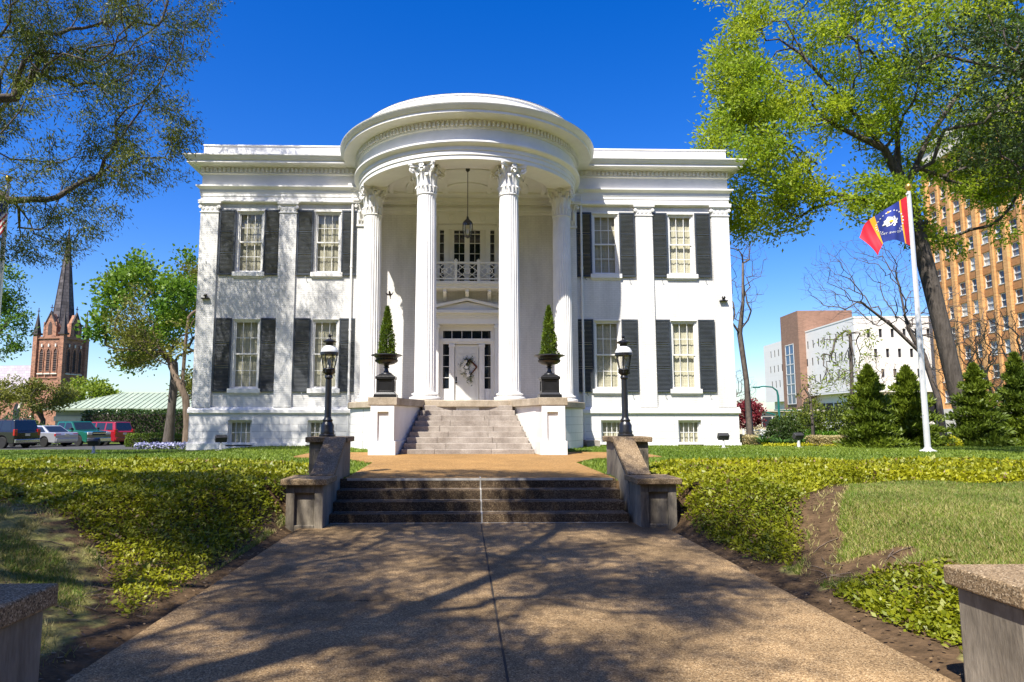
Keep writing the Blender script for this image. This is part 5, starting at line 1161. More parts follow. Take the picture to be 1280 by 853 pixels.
def strap(label, c, r, n, seed):
    rg = np.random.default_rng(seed); mb = MB()
    for i in range(n):
        a = rg.random() * 2 * PI; l = r * (.7 + .5 * rg.random()); up = .5 + rg.random() * .9; vs = []
        for k in range(5):
            s = k / 4; q = l * s; z = l * up * (s - .62 * s * s); wd = .03 * (1 - s) + .003
            for e in (-1, 1): vs.append((c[0] + q * math.cos(a) - e * wd * math.sin(a), c[1] + q * math.sin(a) + e * wd * math.cos(a), c[2] + z))
        mb.add(vs, [(2 * k, 2 * k + 1, 2 * k + 3, 2 * k + 2) for k in range(4)], 0, True)
    o = mb.build('strap_leaved_plant', 'strap_leaf'); a = o.data.attributes.new('tint', 'FLOAT', 'FACE'); a.data.foreach_set('value', rg.random(len(o.data.polygons)).astype(np.float32))
    tag(o, label, 'plant', 'strap-leaved plants by the mansion corner'); o.location = (0, 0, 0)
strap('spiky strap-leaved plant nearest the corner of the mansion', (11.75, 27.3, .6), .75, 90, 70); strap('spiky strap-leaved plant between the other two', (12.6, 27.6, .6), .6, 60, 71); strap('spiky strap-leaved plant next to the pale border', (13.25, 27.2, .6), .72, 90, 72)
def hedge_block(name, label, cat, boxes, n, size, mats, seed, aspect=.5, round_=.15):
    rg = np.random.default_rng(seed); P = []; D = []; A_ = [2 * (b[1] - b[0] + b[3] - b[2]) * (b[5] - b[4]) + (b[1] - b[0]) * (b[3] - b[2]) for b in boxes]
    for b, ar in zip(boxes, A_):
        k = int(n * ar / sum(A_)); x0, x1, y0, y1, z0, z1 = b; w_ = [(x1 - x0) * (y1 - y0), (x1 - x0) * (z1 - z0), (x1 - x0) * (z1 - z0), (y1 - y0) * (z1 - z0), (y1 - y0) * (z1 - z0)]
        f = rg.choice(5, k, p=np.array(w_) / sum(w_)); u = rg.random((k, 3)); p = np.array([x0, y0, z0]) + u * np.array([x1 - x0, y1 - y0, z1 - z0]); d = np.zeros((k, 3))
        for i, (ax, v, s) in enumerate(((2, z1, 1), (1, y0, -1), (1, y1, 1), (0, x0, -1), (0, x1, 1))):
            m = f == i; p[m, ax] = v; d[m, ax] = s
        p -= d * (rg.random(k)[:, None] ** 2 * round_); P.append(p); D.append(d)
    P = np.concatenate(P); D = np.concatenate(D); P[:, 2] += (vnoise(P, 1.2, seed) - .5) * .12; P[:, 1] += (vnoise(P, 1.6, seed + 1) - .5) * .2
    t_ = thing(name, (float(P[:, 0].mean()), float(P[:, 1].mean()), boxes[0][4]), label, cat)
    leaves('foliage', P, size, aspect, mats, rg, t_, dirs=D + np.array([0, 0, .5]), spread=.6, tint=.5 * vnoise(P, 1.1, seed + 2) + .5 * rg.random(len(P)))
    mb = MB()
    for b in boxes: mb.box(b[0] + .25, b[1] - .25, b[2] + .2, b[3] - .2, b[4], b[5] - .25)
    mb.build('stem_mass', 'joint', t_); return t_
hedge_block('hedge', 'tall dark glossy hedge in front of the green-roofed building', 'hedge', [(-32.6, -17.5, 59, 60.6, -.4, 2.35)], 15000, (.14, .26), ['hedge'], 80)
hedge_block('hedge', 'low bright clipped hedge before the tall dark one', 'hedge', [(-22.6, -15.8, 46, 47, -.35, .62)], 9000, (.08, .14), ['box_hedge'], 81)
hedge_block('border', 'pale tan clipped border of dry leaves behind the right lawn', 'border', [(13.3, 15.6, 26.4, 27.0, .55, .92)], 9000, (.05, .10), ['pale_leaf'], 82, round_=.08)
hedge_block('border', 'short pale tan border at the right corner of the mansion', 'border', [(11.0, 11.75, 27.9, 28.5, .55, .95)], 2600, (.05, .10), ['pale_leaf'], 83, round_=.08)
rg = np.random.default_rng(84); P = np.stack([-15.6 + 3.9 * rg.random(5200), 32.4 + 2.2 * rg.random(5200), np.full(5200, .3) + .38 * rg.random(5200) ** .6], 1); P[:, 2] += hgt(P[:, 0], P[:, 1]) - .3
fb = thing('flower_bed', (-13.7, 33.5, .4), 'bed of pale blue flowers at the left corner of the mansion', 'flower bed')
leaves('bloom', P[:3000], (.07, .13), .9, ['flower_blue'], rg, fb); leaves('foliage', P[3000:] - [0, 0, .12], (.10, .18), .4, ['shrub'], rg, fb)
rg = np.random.default_rng(85); P = np.stack([11.4 + 4.4 * rg.random(3000), 26.3 + .5 * rg.random(3000), .6 + .1 * rg.random(3000)], 1)
tag(leaves('ground_cover', P, (.05, .1), .5, ['yellow_leaf'], rg), 'low yellow-green ground cover before the pale border', 'ground cover', kind='stuff')
# ---------------------------------------------------------------- buildings beyond the garden
def place(o, loc, rz): o.location = loc; o.rotation_euler = (0, 0, rz)
def lancet(xc, w_, z0, z1, n=6):
    """outline of a pointed arch opening"""
    h_ = w_ * .87; p = [(xc - w_ / 2, z0), (xc + w_ / 2, z0)]
    for i in range(n + 1): a = (PI / 3) * i / n; p.append((xc - w_ / 2 + w_ * math.cos(a), z1 - h_ + w_ * math.sin(a)))
    for i in range(1, n + 1): a = PI - PI / 3 + (PI / 3) * i / n; p.append((xc + w_ / 2 + w_ * math.cos(a), z1 - h_ + w_ * math.sin(a)))
    return p
ch = thing('church', (0, 0, 0), 'red brick church with a tall slate spire on its corner tower', 'church')
mb = MB(); H = 2.75; mb.box(-H, H, -H, H, -1, 13.0)
for sx in (-1, 1):
    for sy in (-1, 1): mb.box(sx * H - .42, sx * H + .42, sy * H - .42, sy * H + .42, -1, 13.3)
for z0, z1, d in ((12.75, 13.05, .22), (7.4, 7.62, .14), (4.6, 4.8, .14)): mb.box(-H - d, H + d, -H - d, H + d, z0, z1)
tw = mb.build('tower', 'redbrick', ch)
def face_xf(mb, k):
    c, s = math.cos(k * PI / 2), math.sin(k * PI / 2); mb.v = [(x * c - y * s, x * s + y * c, z) for x, y, z in mb.v]; return mb
for k in (0, 1):
    for i in (-1, 0, 1):
        mb = MB(); o_, n_ = lancet(i * 1.42, .98, 8.1, 11.7), lancet(i * 1.42, .72, 8.3, 11.45)
        m = len(o_); mb.add([(x, -H - .02, z) for x, z in o_] + [(x, -H - .16, z) for x, z in o_] + [(x, -H - .16, z) for x, z in n_] + [(x, -H - .02, z) for x, z in n_], [(a, (a + 1) % m, m + (a + 1) % m, m + a) for a in range(m)] + [(m + a, m + (a + 1) % m, 2 * m + (a + 1) % m, 2 * m + a) for a in range(m)] + [(2 * m + a, 2 * m + (a + 1) % m, 3 * m + (a + 1) % m, 3 * m + a) for a in range(m)])
        mb.box(i * 1.42 - .62, i * 1.42 + .62, -H - .28, -H - .01, 7.95, 8.1, 1); mb.obox((i * 1.42, -H - .2, 11.85), (.14, 0, 0), (0, .05, 0), (0, 0, .2), 1)
        face_xf(mb, k); fo = mb.build('window', ['redbrick', 'limestone'], ch)
        lv = MB(); lv.add([(x, -H - .03, z) for x, z in n_], [tuple(range(m))])
        for z in np.arange(8.45, 10.95, .24): lv.obox((i * 1.42, -H - .09, z), (.34, 0, 0), (0, .055, .05), (0, -.012, .014))
        face_xf(lv, k); lv.build('louver', 'louver', fo)
    g = MB(); g.prism_y([(-1.15, 12.9), (1.15, 12.9), (1.15, 14.4), (0, 16.2), (-1.15, 14.4)], -H - .15, -1.2); g.box(-1.35, -1.0, -H - .22, -H + .2, 12.9, 15.0); g.box(1.0, 1.35, -H - .22, -H + .2, 12.9, 15.0)
    face_xf(g, k); go = g.build('gable', 'redbrick', ch)
    g = MB(); g.prism_y(lancet(0, .8, 13.3, 15.1), -H - .19, -H - .10); face_xf(g, k); g.build('louver', 'louver', go)
    g = MB()
    for s in (-1, 1): g.prism_y([(s * 1.28, 14.35), (s * 1.28, 14.6), (0, 16.55), (0, 16.2)] if s > 0 else [(0, 16.2), (0, 16.55), (-1.28, 14.6), (-1.28, 14.35)], -H - .26, -H + .1)
    g.box(-.05, .05, -H - .1, -H, 16.4, 17.4); g.box(-.28, .28, -H - .1, -H, 16.95, 17.07); face_xf(g, k); g.build('coping', 'darkstone', go)
for sx in (-1, 1):
    for sy in (-1, 1):
        g = MB(); x, y = sx * H, sy * H
        g.box(x - .62, x + .62, y - .62, y + .62, 13.3, 13.55); g.prism([(x - .45, y - .45), (x + .45, y - .45), (x + .45, y + .45), (x - .45, y + .45)], 13.55, 16.2, 0, [(x - .06, y - .06), (x + .06, y - .06), (x + .06, y + .06), (x - .06, y + .06)])
        g.box(x - .05, x + .05, y - .05, y + .05, 16.2, 17.0); g.box(x - .25, x + .25, y - .05, y + .05, 16.5, 16.62); g.build('pinnacle', 'darkstone', ch)
mb = MB(); n = 8
def ngon(r): return [(r * math.cos(PI / 8 + i * PI / 4), r * math.sin(PI / 8 + i * PI / 4)) for i in range(n)]
mb.prism(ngon(2.25), 13.0, 24.6, 0, ngon(.58)); sp = mb.build('spire', 'slate', ch)
mb = MB(); mb.prism(ngon(.70), 24.6, 24.85); mb.prism(ngon(.58), 24.85, 28.8, 0, ngon(.05)); mb.build('spire_tip', 'darkstone', sp)
mb = MB()
for i in range(8):
    a = PI / 8 + i * PI / 4; mb.tube([(2.27 * math.cos(a), 2.27 * math.sin(a), 13.0), (.60 * math.cos(a), .60 * math.sin(a), 24.6)], .06, 5)
mb.build('ridge', 'darkstone', sp)
mb = MB(); mb.box(-26, -H - .3, -1.5, 9.5, -1, 5.4); mb.prism_x([(-1.6, 5.4), (9.6, 5.4), (4, 9.3)], -26, -H - .1); nv = mb.build('nave', 'redbrick', ch)
mb = MB(); mb.prism_x([(-2.1, 5.15), (-2.1, 5.35), (4, 9.65), (4, 9.4)], -26.3, -H - .5); mb.prism_x([(10.1, 5.15), (4, 9.4), (4, 9.65), (10.1, 5.35)], -26.3, -H - .5); mb.build('roof', 'nave_roof', nv)
mb = MB(); mb.prism_y([(-H - 2.0, 3.4), (-H - .4, 6.9), (-H - .4, 7.5), (-H - 2.4, 3.4)], -H - .6, -H + .1); mb.build('coping', 'limestone', nv)
mb = MB()
for x in (-7, -11, -15, -19, -23): mb.prism_y(lancet(x, 1.2, 1.2, 4.2), -1.62, -1.45)
mb.build('window', 'far_dark', nv)
place(ch, (-55.6, 94.8, -.3), R(-11)); ch.scale = (.74, .74, 1)

gb = thing('green_roofed_building', (0, 0, 0), 'low building with a hipped green metal roof behind the tall hedge', 'building')
mb = MB(); mb.box(-11.5, 11.5, -4.6, 4.6, -.4, 2.7); mb.build('wall', 'shed', gb)
mb = MB(); mb.box(-11.6, -2.0, -4.72, -4.6, 1.5, 1.95)
mb.build('signband', 'sash_white', gb)
mb = MB(); e = [(-12.2, -5.3, 2.66), (12.2, -5.3, 2.66), (12.2, 5.3, 2.66), (-12.2, 5.3, 2.66), (-7.2, 0, 4.35), (8.2, 0, 4.35)]
mb.add(e, [(0, 1, 5, 4), (1, 2, 5), (2, 3, 4, 5), (3, 0, 4), (3, 2, 1, 0)])
A0, A1, A2, A3 = Vector(e[0]), Vector(e[1]), Vector(e[5]), Vector(e[4])
for i in range(1, 46):
    x = -12.2 + 24.4 * i / 46; t_ = 1.0
    if x < -7.2: t_ = (x + 12.2) / 5.0
    if x > 8.2: t_ = (12.2 - x) / 4.0
    a, b_ = Vector((x, -5.3, 2.70)), Vector((x, -5.3 + 5.3 * t_, 2.70 + 1.69 * t_)); mb.tube([a, b_], .035, 4)
mb.tube([e[4], e[5]], .08, 6); mb.tube([e[0], e[4]], .06, 6); mb.tube([e[1], e[5]], .06, 6); mb.box(-12.3, 12.3, -5.42, -5.28, 2.5, 2.70); mb.build('roof', 'copper', gb)
place(gb, (-27.8, 71.5, 0), R(3))

ob = thing('office_block', (0, 0, 0), 'white five-storey office block with rows of slit windows', 'office building')
wins = []
rowz = [15.75, 12.45, 9.15]
for j, z in enumerate(rowz):
    for i in range(8): wins.append(('l', 1.9 + i * 2.35 + (.6 if j % 2 else 0), z))
    for i in range(6): wins.append(('l', 28.9 + i * 2.2 + (.6 if j % 2 else 0), z)) if i < 5 else None
    for i in range(11): wins.append(('r', 2.3 + i * 1.9 + (.95 if j % 2 else 0), z))
mb = MB()
for (u0, u1, zt, zb) in ((0, 19.2, 18.3, 6.4), (28, 42, 18.1, 5.4)): mb.wall((0, 0, 0), (0, 1, 0), (-1, 0, 0), u0, u1, zb, zt, [(u - .27, u + .27, z - .72, z + .72) for f, u, z in wins if f == 'l' and u0 < u < u1], .06)
mb.wall((0, 0, 0), (1, 0, 0), (0, -1, 0), 0, 25, 6.4, 18.3, [(u - .27, u + .27, z - .72, z + .72) for f, u, z in wins if f == 'r'], .25)
mb.box(.3, 24.9, .3, 41.9, 17.2, 18.0); mb.box(.02, 24.98, .02, 42, 6.1, 6.39); mb.box(-.06, 25.06, -.06, 19.2, 18.3, 18.55)
mb.build('wall', 'panel', ob)
mb = MB(); mb.box(1.5, 24, 1.5, 41, -1, 6.1); mb.build('lower_storey', 'panel', ob)
for i in range(5):
    mb = MB(); mb.box(1.38, 1.49, 3 + i * 3.2, 5.4 + i * 3.2, 1.6, 4.6); mb.build('lower_window', 'far_dark', ob)
    mb = MB(); mb.box(3 + i * 3.8, 6 + i * 3.8, 1.38, 1.49, 1.6, 4.8); mb.build('lower_window', 'far_dark', ob)
for f, u, z in wins:
    mb = MB()
    if f == 'l': mb.box(.045, .3, u - .3, u + .3, z - .75, z + .75)
    else: mb.box(u - .3, u + .3, .22, .3, z - .75, z + .75)
    mb.build('window', 'far_dark', ob)
mb = MB(); mb.box(-1.3, 9, 19.2, 28, -1, 22.6); bt = mb.build('stair_tower', 'brown_brick', ob)
mb = MB(); mb.box(-1.42, -1.28, 21.6, 25.6, 4.6, 16.4); mb.build('glass_strip', 'blue_glass', bt)
mb = MB()
for k in range(7): mb.box(-1.5, -1.43, 21.5, 25.7, 4.6 + k * 1.95, 4.75 + k * 1.95)
for y in (21.5, 23.5, 25.55): mb.box(-1.49, -1.42, y, y + .15, 4.6, 16.5)
mb.build('mullion', 'sash_white', bt)
mb = MB(); mb.box(3, 22, 6, 18, 18.0, 19.3); mb.box(9.1, 14, 19, 27, 18, 21.2); mb.build('roof_house', 'brown_brick', ob)
place(ob, (64.1, 110, 0), math.atan(-.083))

ot = thing('brick_tower_block', (0, 0, 0), 'tall orange brick tower block with paired sash windows at the right edge', 'tower block')
cols = [-.9 - 2.75 * k for k in range(8)]; rows = [5.0 + 3.05 * k for k in range(12)]
mb = MB(); mb.wall((0, 0, 0), (0, 1, 0), (-1, 0, 0), -26, 0.6, -1, 43, [(c - .68, c + .68, r - .95, r + .95) for c in cols for r in rows], .28)
mb.add([(0, .6, -1), (24, .6, -1), (24, .6, 43), (0, .6, 43)], [(3, 2, 1, 0)]); mb.add([(0, -26, -1), (24, -26, -1), (24, -26, 43), (0, -26, 43)], [(0, 1, 2, 3)]); mb.add([(0, -26, 43), (24, -26, 43), (24, .6, 43), (0, .6, 43)], [(0, 1, 2, 3)])
mb.build('wall', 'tan_brick', ot)
mb = MB()
for k in range(10):
    y = .45 - 2.75 * k; wd = .42 if k % 2 == 0 else .25; mb.box(-.38 if k % 2 == 0 else -.22, -.003, y - wd, y + wd, -1, 40.6)
mb.build('pier', 'tan_brick', ot)
mb = MB(); mb.box(-.55, -.005, -26.1, .8, 40.6, 41.1); mb.box(-.3, -.005, -26, .6, 41.1, 43.2); mb.box(-.6, .4, -26.2, .9, 43.2, 43.9); mb.build('cornice', 'limestone', ot); mb = MB(); mb.box(-.5, -.005, -26.1, .8, -1, 3.2); mb.build('plinth', 'limestone', ot)
w0 = None
for c in cols:
    for r in rows:
        if w0 is None:
            mb = MB(); mb.box(.12, .26, c - .68, c - .58, r - .95, r + .95); mb.box(.12, .26, c + .58, c + .68, r - .95, r + .95); mb.box(.12, .26, c - .58, c + .58, r + .85, r + .95); mb.box(.1, .26, c - .58, c + .58, r - .06, r + .06); mb.box(-.08, .26, c - .68, c + .68, r - .95, r - .83)
            w0 = mb.build('window', 'sash_white', ot); g = MB(); g.box(.2, .25, c - .58, c + .58, r - .85, r + .85); g.build('pane', 'tower_glass', w0); c0, r0 = c, r; g = MB(); g.box(-.035, -.004, c - .9, c + .9, r + 1.02, r + 1.98); g.build('spandrel', 'tan_dark', w0)
        else: copy_tree(w0, ot, Vector((0, c - c0, r - r0)))
place(ot, (71.9, 101, 0), math.atan(-.095))

lw = thing('low_white_building', (0, 0, 0), 'low pale stepped building far off by the right end of the mansion', 'building')
mb = MB(); mb.box(0, 9, 0, 10, -1, 2.7); mb.box(-6, 3, 4, 14, -1, 4.0); mb.box(-7, -.5, 9, 16, -1, 5.0); mb.box(-.3, 9.3, -.4, 10, 2.7, 3.0); mb.build('wall', 'beige', lw)
mb = MB(); mb.box(.8, 5.2, -.05, .02, .6, 2.0); mb.box(6.0, 8.4, -.05, .02, .2, 2.0); mb.box(-5, -1, 3.95, 4.02, 2.2, 3.2); w_ = mb.build('window', 'far_dark', lw)
mb = MB()
for x in (.8, 2.2, 3.7, 5.1): mb.box(x, x + .12, -.12, -.051, .6, 2.0)
mb.build('mullion', 'sash_white', w_)
place(lw, (39.2, 92, 0), R(-4))
# lattice fence and street furniture
lf = thing('lattice_fence', (16.5, 46, -.2), 'white lattice fence beyond the red maple', 'fence')
mb = MB()
for k in range(3): x = 18.6 + k * 1.3; mb.box(x - .06, x + .06, 45.95, 46.05, -.6, 1.0)
mb.box(18.6, 21.2, 45.97, 46.03, .88, .95); mb.box(18.6, 21.2, 45.97, 46.03, -.35, -.28); mb.box(17.6, 18.6, 45.97, 46.03, .2, .27); mb.build('post', 'lattice', lf)
mb = MB()
for k in range(-4, 14):
    for s in (-1, 1):
        a = 18.6 + k * .2; pts = [(a, -.3), (a + s * 1.2, .9)]
        x0, x1 = sorted((pts[0][0], pts[1][0]))
        if x0 < 18.55 or x1 > 21.25: continue
        mb.tube([(pts[0][0], 46, pts[0][1]), (pts[1][0], 46, pts[1][1])], .022, 4)
mb.build('lattice', 'lattice', lf)
sl = thing('street_lamp', (34.6, 75, -.5), 'green curved street lamp in front of the low pale building', 'street lamp')
mb = MB(); mb.tube([(34.6, 75, -.5), (34.6, 75, 4.2), (34.5, 75, 4.8), (34.0, 75, 5.2), (33.0, 75, 5.3), (32.4, 75, 5.2)], [.14, .12, .10, .08, .07, .07], 8); mb.tube([(34.6, 75, 1.5), (34.0, 75, 2.2), (32.6, 75, 2.6)], .08, 6); mb.build('post', 'green_metal', sl)
mb = MB(); mb.obox((32.2, 75, 5.18), (.4, 0, 0), (0, .14, 0), (0, 0, .08)); mb.build('lamp_head', 'green_metal', sl, bevel=.03)
ts = thing('traffic_signal', (38.6, 77, -.5), 'traffic signal on a green mast arm before the brown brick tower', 'traffic signal')
mb = MB(); mb.tube([(38.6, 77, -.5), (38.6, 77, 2.9)], .13, 8); mb.tube([(38.6, 77, 2.6), (35.0, 77, 2.7)], .07, 6); mb.build('mast', 'green_metal', ts)
mb = MB(); mb.box(38.35, 38.85, 76.6, 76.95, 2.3, 3.6); hd = mb.build('signal_head', 'plastic', ts, bevel=.03)
mb = MB(); mb.tube([(38.6, 76.6, 3.3), (38.6, 76.55, 3.3)], .17, 12); mb.build('lens', 'taillight', hd)
rg = np.random.default_rng(90)
for k, (x0, x1, y, z) in enumerate([(-150, -20, 170, 4.0), (20, 62, 175, 7.0)]):
    n = 9000; P = np.stack([x0 + (x1 - x0) * rg.random(n), y + 8 * rg.random(n), np.zeros(n)], 1); P[:, 2] = -1 + (z * (.55 + .6 * vnoise(P[:, :2], .12, 91 + k))) * rg.random(n)
    tag(leaves('woods', P, (.5, 1.1), .6, ['shrub'], rg, tint=rg.random(n)), 'far-off line of trees on the horizon', 'woods', kind='stuff')

n = 26000; P = np.stack([-90 + 180 * rg.random(n), -52 + 11 * rg.random(n), np.zeros(n)], 1); P[:, 2] = -1 + (33 * (.6 + .5 * vnoise(P[:, :2], .10, 95))) * rg.random(n) ** .9  # unseen tree belt behind the camera, added to cut sky fill on the facade
tag(leaves('woods', P, (1.6, 3.4), .7, ['dark_leaf'], rg, tint=rg.random(n)), 'unseen tall trees added behind the camera to block low sky light', 'woods', kind='stuff')

# ---------------------------------------------------------------- cars
def wheel_mb(x, y, s, r=.34, w_=.22):
    ty = MB(); prof = [(r * .62, -w_ / 2), (r * .9, -w_ / 2), (r, -w_ * .32), (r, w_ * .32), (r * .9, w_ / 2), (r * .62, w_ / 2)]
    ty.lathe(prof, n=24); ty.v = [(x + a, y + c, r + b_) for a, b_, c in ty.v]
    rm = MB(); rm.lathe([(r * .62, -.06), (r * .60, .07), (r * .5, .06), (r * .45, .03), (.0, .03)], n=20)
    for k in range(5): a = k * 2 * PI / 5; rm.obox((r * .34 * math.cos(a), r * .34 * math.sin(a), .06), (r * .28 * math.cos(a), r * .28 * math.sin(a), 0), (-.045 * math.sin(a), .045 * math.cos(a), 0), (0, 0, .015))
    rm.lathe([(.07, .03), (.06, .075), (0, .08)], n=12); rm.v = [(x + a, y + s * c, r + b_) for a, b_, c in rm.v]
    return ty, rm
def car(name, label, loc, rz, paint, L, W_, prof, cab, wheels, r, kind, clad=None):
    """prof: lower body side outline (x forward, z) without wheel arches; cab: greenhouse outline with glass splits"""
    t_ = thing(name, (0, 0, 0), label, 'car', 'cars parked in the yard'); hw = W_ / 2
    # lower body with wheel arches cut into its lower edge
    x0, x1 = prof[0][0], prof[-1][0]; zb = .26; out = list(prof)
    low = []
    for wx in sorted(wheels, reverse=True):
        for i in range(9): a = PI * i / 8; low.append((wx + (r + .07) * math.cos(a), max(zb, r + (r + .07) * math.sin(a) * 1.0)))
    pol = out + [(x1 - .05, zb)] + low + [(x0 + .05, zb)]
    mb = MB(); n = len(pol); lay = [(-hw + .07, .95), (-hw, 1.0), (hw, 1.0), (hw - .07, .95)]
    mid = .62; vs = []
    ys = [-hw + .06, -hw, hw, hw - .06]
    rows_ = [-hw, hw]
    mb.prism_y(pol[::-1], -hw, hw); mb.build('body', paint, t_, bevel=.055, seg=3)
    # greenhouse
    zc0, zc1 = min(z for x, z in cab), max(z for x, z in cab); tp = .16
    yy = lambda z: hw - .04 - tp * (z - zc0) / (zc1 - zc0)
    mb = MB(); m = len(cab); mb.add([(x, -yy(z), z) for x, z in cab] + [(x, yy(z), z) for x, z in cab], [tuple(range(m)), tuple(range(2 * m - 1, m - 1, -1))] + [(i, m + i, m + (i + 1) % m, (i + 1) % m) for i in range(m)])
    mb.build('cabin', paint, t_, bevel=.03, seg=2)
    # glass: quads a hair proud of the cabin
    def side_pane(pts):
        for s in (-1, 1):
            g = MB(); v = [(x, s * (yy(z) + .006), z) for x, z in pts]; v2 = [(x, s * (yy(z) - .02), z) for x, z in pts]; q = len(pts)
            g.add(v + v2, [tuple(range(q)), tuple(range(2 * q - 1, q - 1, -1))] + [(i, (i + 1) % q, q + (i + 1) % q, q + i) for i in range(q)]); g.build('side_window', 'carglass', t_)
    def end_pane(a, b_, nm):
        g = MB(); d = Vector((b_[0] - a[0], 0, b_[1] - a[1])); nrm = Vector((d.z, 0, -d.x)).normalized()
        if nrm.z < 0: nrm = -nrm
        pa, pb = Vector((a[0], 0, a[1])) + d * .10, Vector((a[0], 0, a[1])) + d * .90
        vs = []
        for off in (.008, -.02):
            for p, e in ((pa, 1), (pb, 1)):
                for s in (-1, 1): vs.append((p.x + nrm.x * off, s * (yy(p.z) - .10), p.z + nrm.z * off))
        g.add(vs, [(0, 1, 3, 2), (4, 6, 7, 5), (0, 2, 6, 4), (1, 5, 7, 3), (0, 4, 5, 1), (2, 3, 7, 6)]); g.build(nm, 'carglass', t_)
    for pn in kind['side']: side_pane(pn)
    end_pane(*kind['front'], 'windscreen'); end_pane(*kind['rear'], 'rear_window')
    for wx in wheels:
        for s in (-1, 1):
            ty, rm = wheel_mb(wx, s * (hw - .12), s, r); o = ty.build('wheel', 'tyre', t_); rm.build('rim', 'chrome', o)
    zf, zr = kind['lz']
    for s in (-1, 1):
        mb = MB(); mb.box(x1 - .10, x1 + .012, s * (hw - .42), s * (hw - .06), zf - .09, zf + .09); mb.build('headlight', 'headlight', t_, bevel=.02)
        mb = MB(); a = kind['tl']; mb.box(x0 - .012, x0 + .12, s * (hw - a[0]), s * (hw + .004), zr - a[1], zr + a[1]); mb.build('tail_light', 'taillight', t_, bevel=.02)
        mb = MB(); xm, zm = kind['mirror']; mb.box(xm - .09, xm + .09, s * (hw - .04), s * (hw + .17), zm, zm + .16); mb.build('wing_mirror', 'plastic', t_, bevel=.03)
        mb = MB()
        for xh, zh in kind['handles']: mb.box(xh - .09, xh + .09, s * hw, s * (hw + .03), zh - .018, zh + .018)
        mb.build('door_handle', kind['trim'], t_)
        mb = MB()
        for xd, za, zz in kind['seams']: mb.box(xd - .008, xd + .008, s * hw, s * (hw + .003), za, zz)
        mb.build('door_seam', 'plastic', t_)
    mb = MB(); mb.box(x1 - .06, x1 + .07, -hw + .04, hw - .04, .34, .34 + kind['bh']); mb.box(x0 - .07, x0 + .06, -hw + .04, hw - .04, .36, .36 + kind['bh']); mb.build('bumper', kind['bumper'], t_, bevel=.03)
    mb = MB(); mb.box(x1 - .02, x1 + .02, -hw + .46, hw - .46, zf - .13, zf + .12); mb.build('grille', 'plastic', t_)
    mb = MB(); mb.box(x1 + .021, x1 + .035, -hw + .46, hw - .46, zf - .02, zf + .03); mb.build('grille_bar', kind['trim'], t_)
    mb = MB(); mb.box(x0 - .03, x0 - .004, -.17, .17, kind['pz'], kind['pz'] + .15); mb.build('number_plate', 'plate', t_)
    mb = MB()
    for s in (-1, 1):
        if kind.get('rack'): mb.tube([(kind['rack'][0], s * (yy(zc1) - .12), zc1 + .05), (kind['rack'][1], s * (yy(zc1) - .12), zc1 + .05)], .025, 6)
    if kind.get('rack'): mb.build('roof_rail', 'plastic', t_)
    if clad:
        for s in (-1, 1):
            mb = MB(); mb.box(wheels[0] + r + .12, wheels[1] - r - .12, s * (hw - .01), s * (hw + .02), .30, .46); mb.build('sill_trim', clad, t_, bevel=.008)
    place(t_, loc, rz); return t_
gz_ = lambda x, y: float(hgt(x, y)) + .012
suv = dict(side=[[(-2.02, 1.14), (-1.32, 1.14), (-1.32, 1.66), (-1.86, 1.66)], [(-1.2, 1.14), (-.36, 1.14), (-.36, 1.68), (-1.2, 1.68)], [(-.24, 1.14), (.78, 1.14), (.42, 1.66), (-.24, 1.68)]], front=((1.12, 1.06), (.42, 1.76)), rear=((-2.30, 1.06), (-2.08, 1.76)), lz=(.82, 1.0), tl=(.22, .20), mirror=(.82, 1.12), handles=[(-.5, .98), (.35, .98)], seams=[(-.30, .34, 1.06), (.86, .34, 1.0), (-1.26, .5, 1.06)], bh=.22, bumper='plastic', trim='chrome', pz=.78, rack=(-1.8, .2))
sb = [(-2.35, .45), (-2.36, .98), (-2.28, 1.08), (.98, 1.10), (1.35, 1.02), (2.16, .92), (2.30, .78), (2.34, .5)]
sc = [(-2.30, 1.06), (1.12, 1.06), (.42, 1.76), (-2.08, 1.76)]
car('black_car', 'large black off-roader at the left edge of the yard', (-29.9, 44.5, gz_(-29.9, 44.5) - .02), R(166), 'car_black', 4.8, 1.9, sb, sc, (-1.4, 1.45), .37, dict(suv, bumper='chrome', trim='chrome'))
sd_ = dict(side=[[(-1.42, .98), (-.36, .98), (-.36, 1.34), (-1.02, 1.32)], [(-.26, .98), (.88, .98), (.36, 1.34), (-.26, 1.35)]], front=((1.14, .92), (.38, 1.42)), rear=((-1.72, .94), (-.98, 1.41)), lz=(.66, .80), tl=(.42, .09), mirror=(.84, .95), handles=[(-.5, .86), (.45, .86)], seams=[(-.31, .3, .94), (.86, .3, .92), (-1.05, .55, .92)], bh=.22, bumper='car_silver', trim='car_silver', pz=.72)
car('silver_car', 'silver saloon car with red tail lights between the black and green cars', (-29.1, 47.6, gz_(-29.1, 47.6)), R(163), 'car_silver', 4.7, 1.8, [(-2.33, .45), (-2.36, .80), (-2.28, .97), (-1.5, .99), (1.05, .94), (1.9, .80), (2.26, .66), (2.32, .45)], [(-1.72, .94), (1.14, .92), (.38, 1.41), (-.2, 1.44), (-.98, 1.41)], (-1.36, 1.38), .32, sd_)
tk = dict(side=[[(-.62, 1.18), (.10, 1.18), (.10, 1.66), (-.50, 1.66)], [(.22, 1.18), (1.12, 1.18), (.72, 1.66), (.22, 1.68)]], front=((1.34, 1.10), (.72, 1.76)), rear=((-.82, 1.10), (-.66, 1.76)), lz=(.92, 1.0), tl=(.14, .22), mirror=(1.08, 1.16), handles=[(.36, 1.0)], seams=[(.16, .4, 1.10), (1.18, .4, 1.06), (-.86, .4, 1.06)], bh=.26, bumper='chrome', trim='chrome', pz=.6)
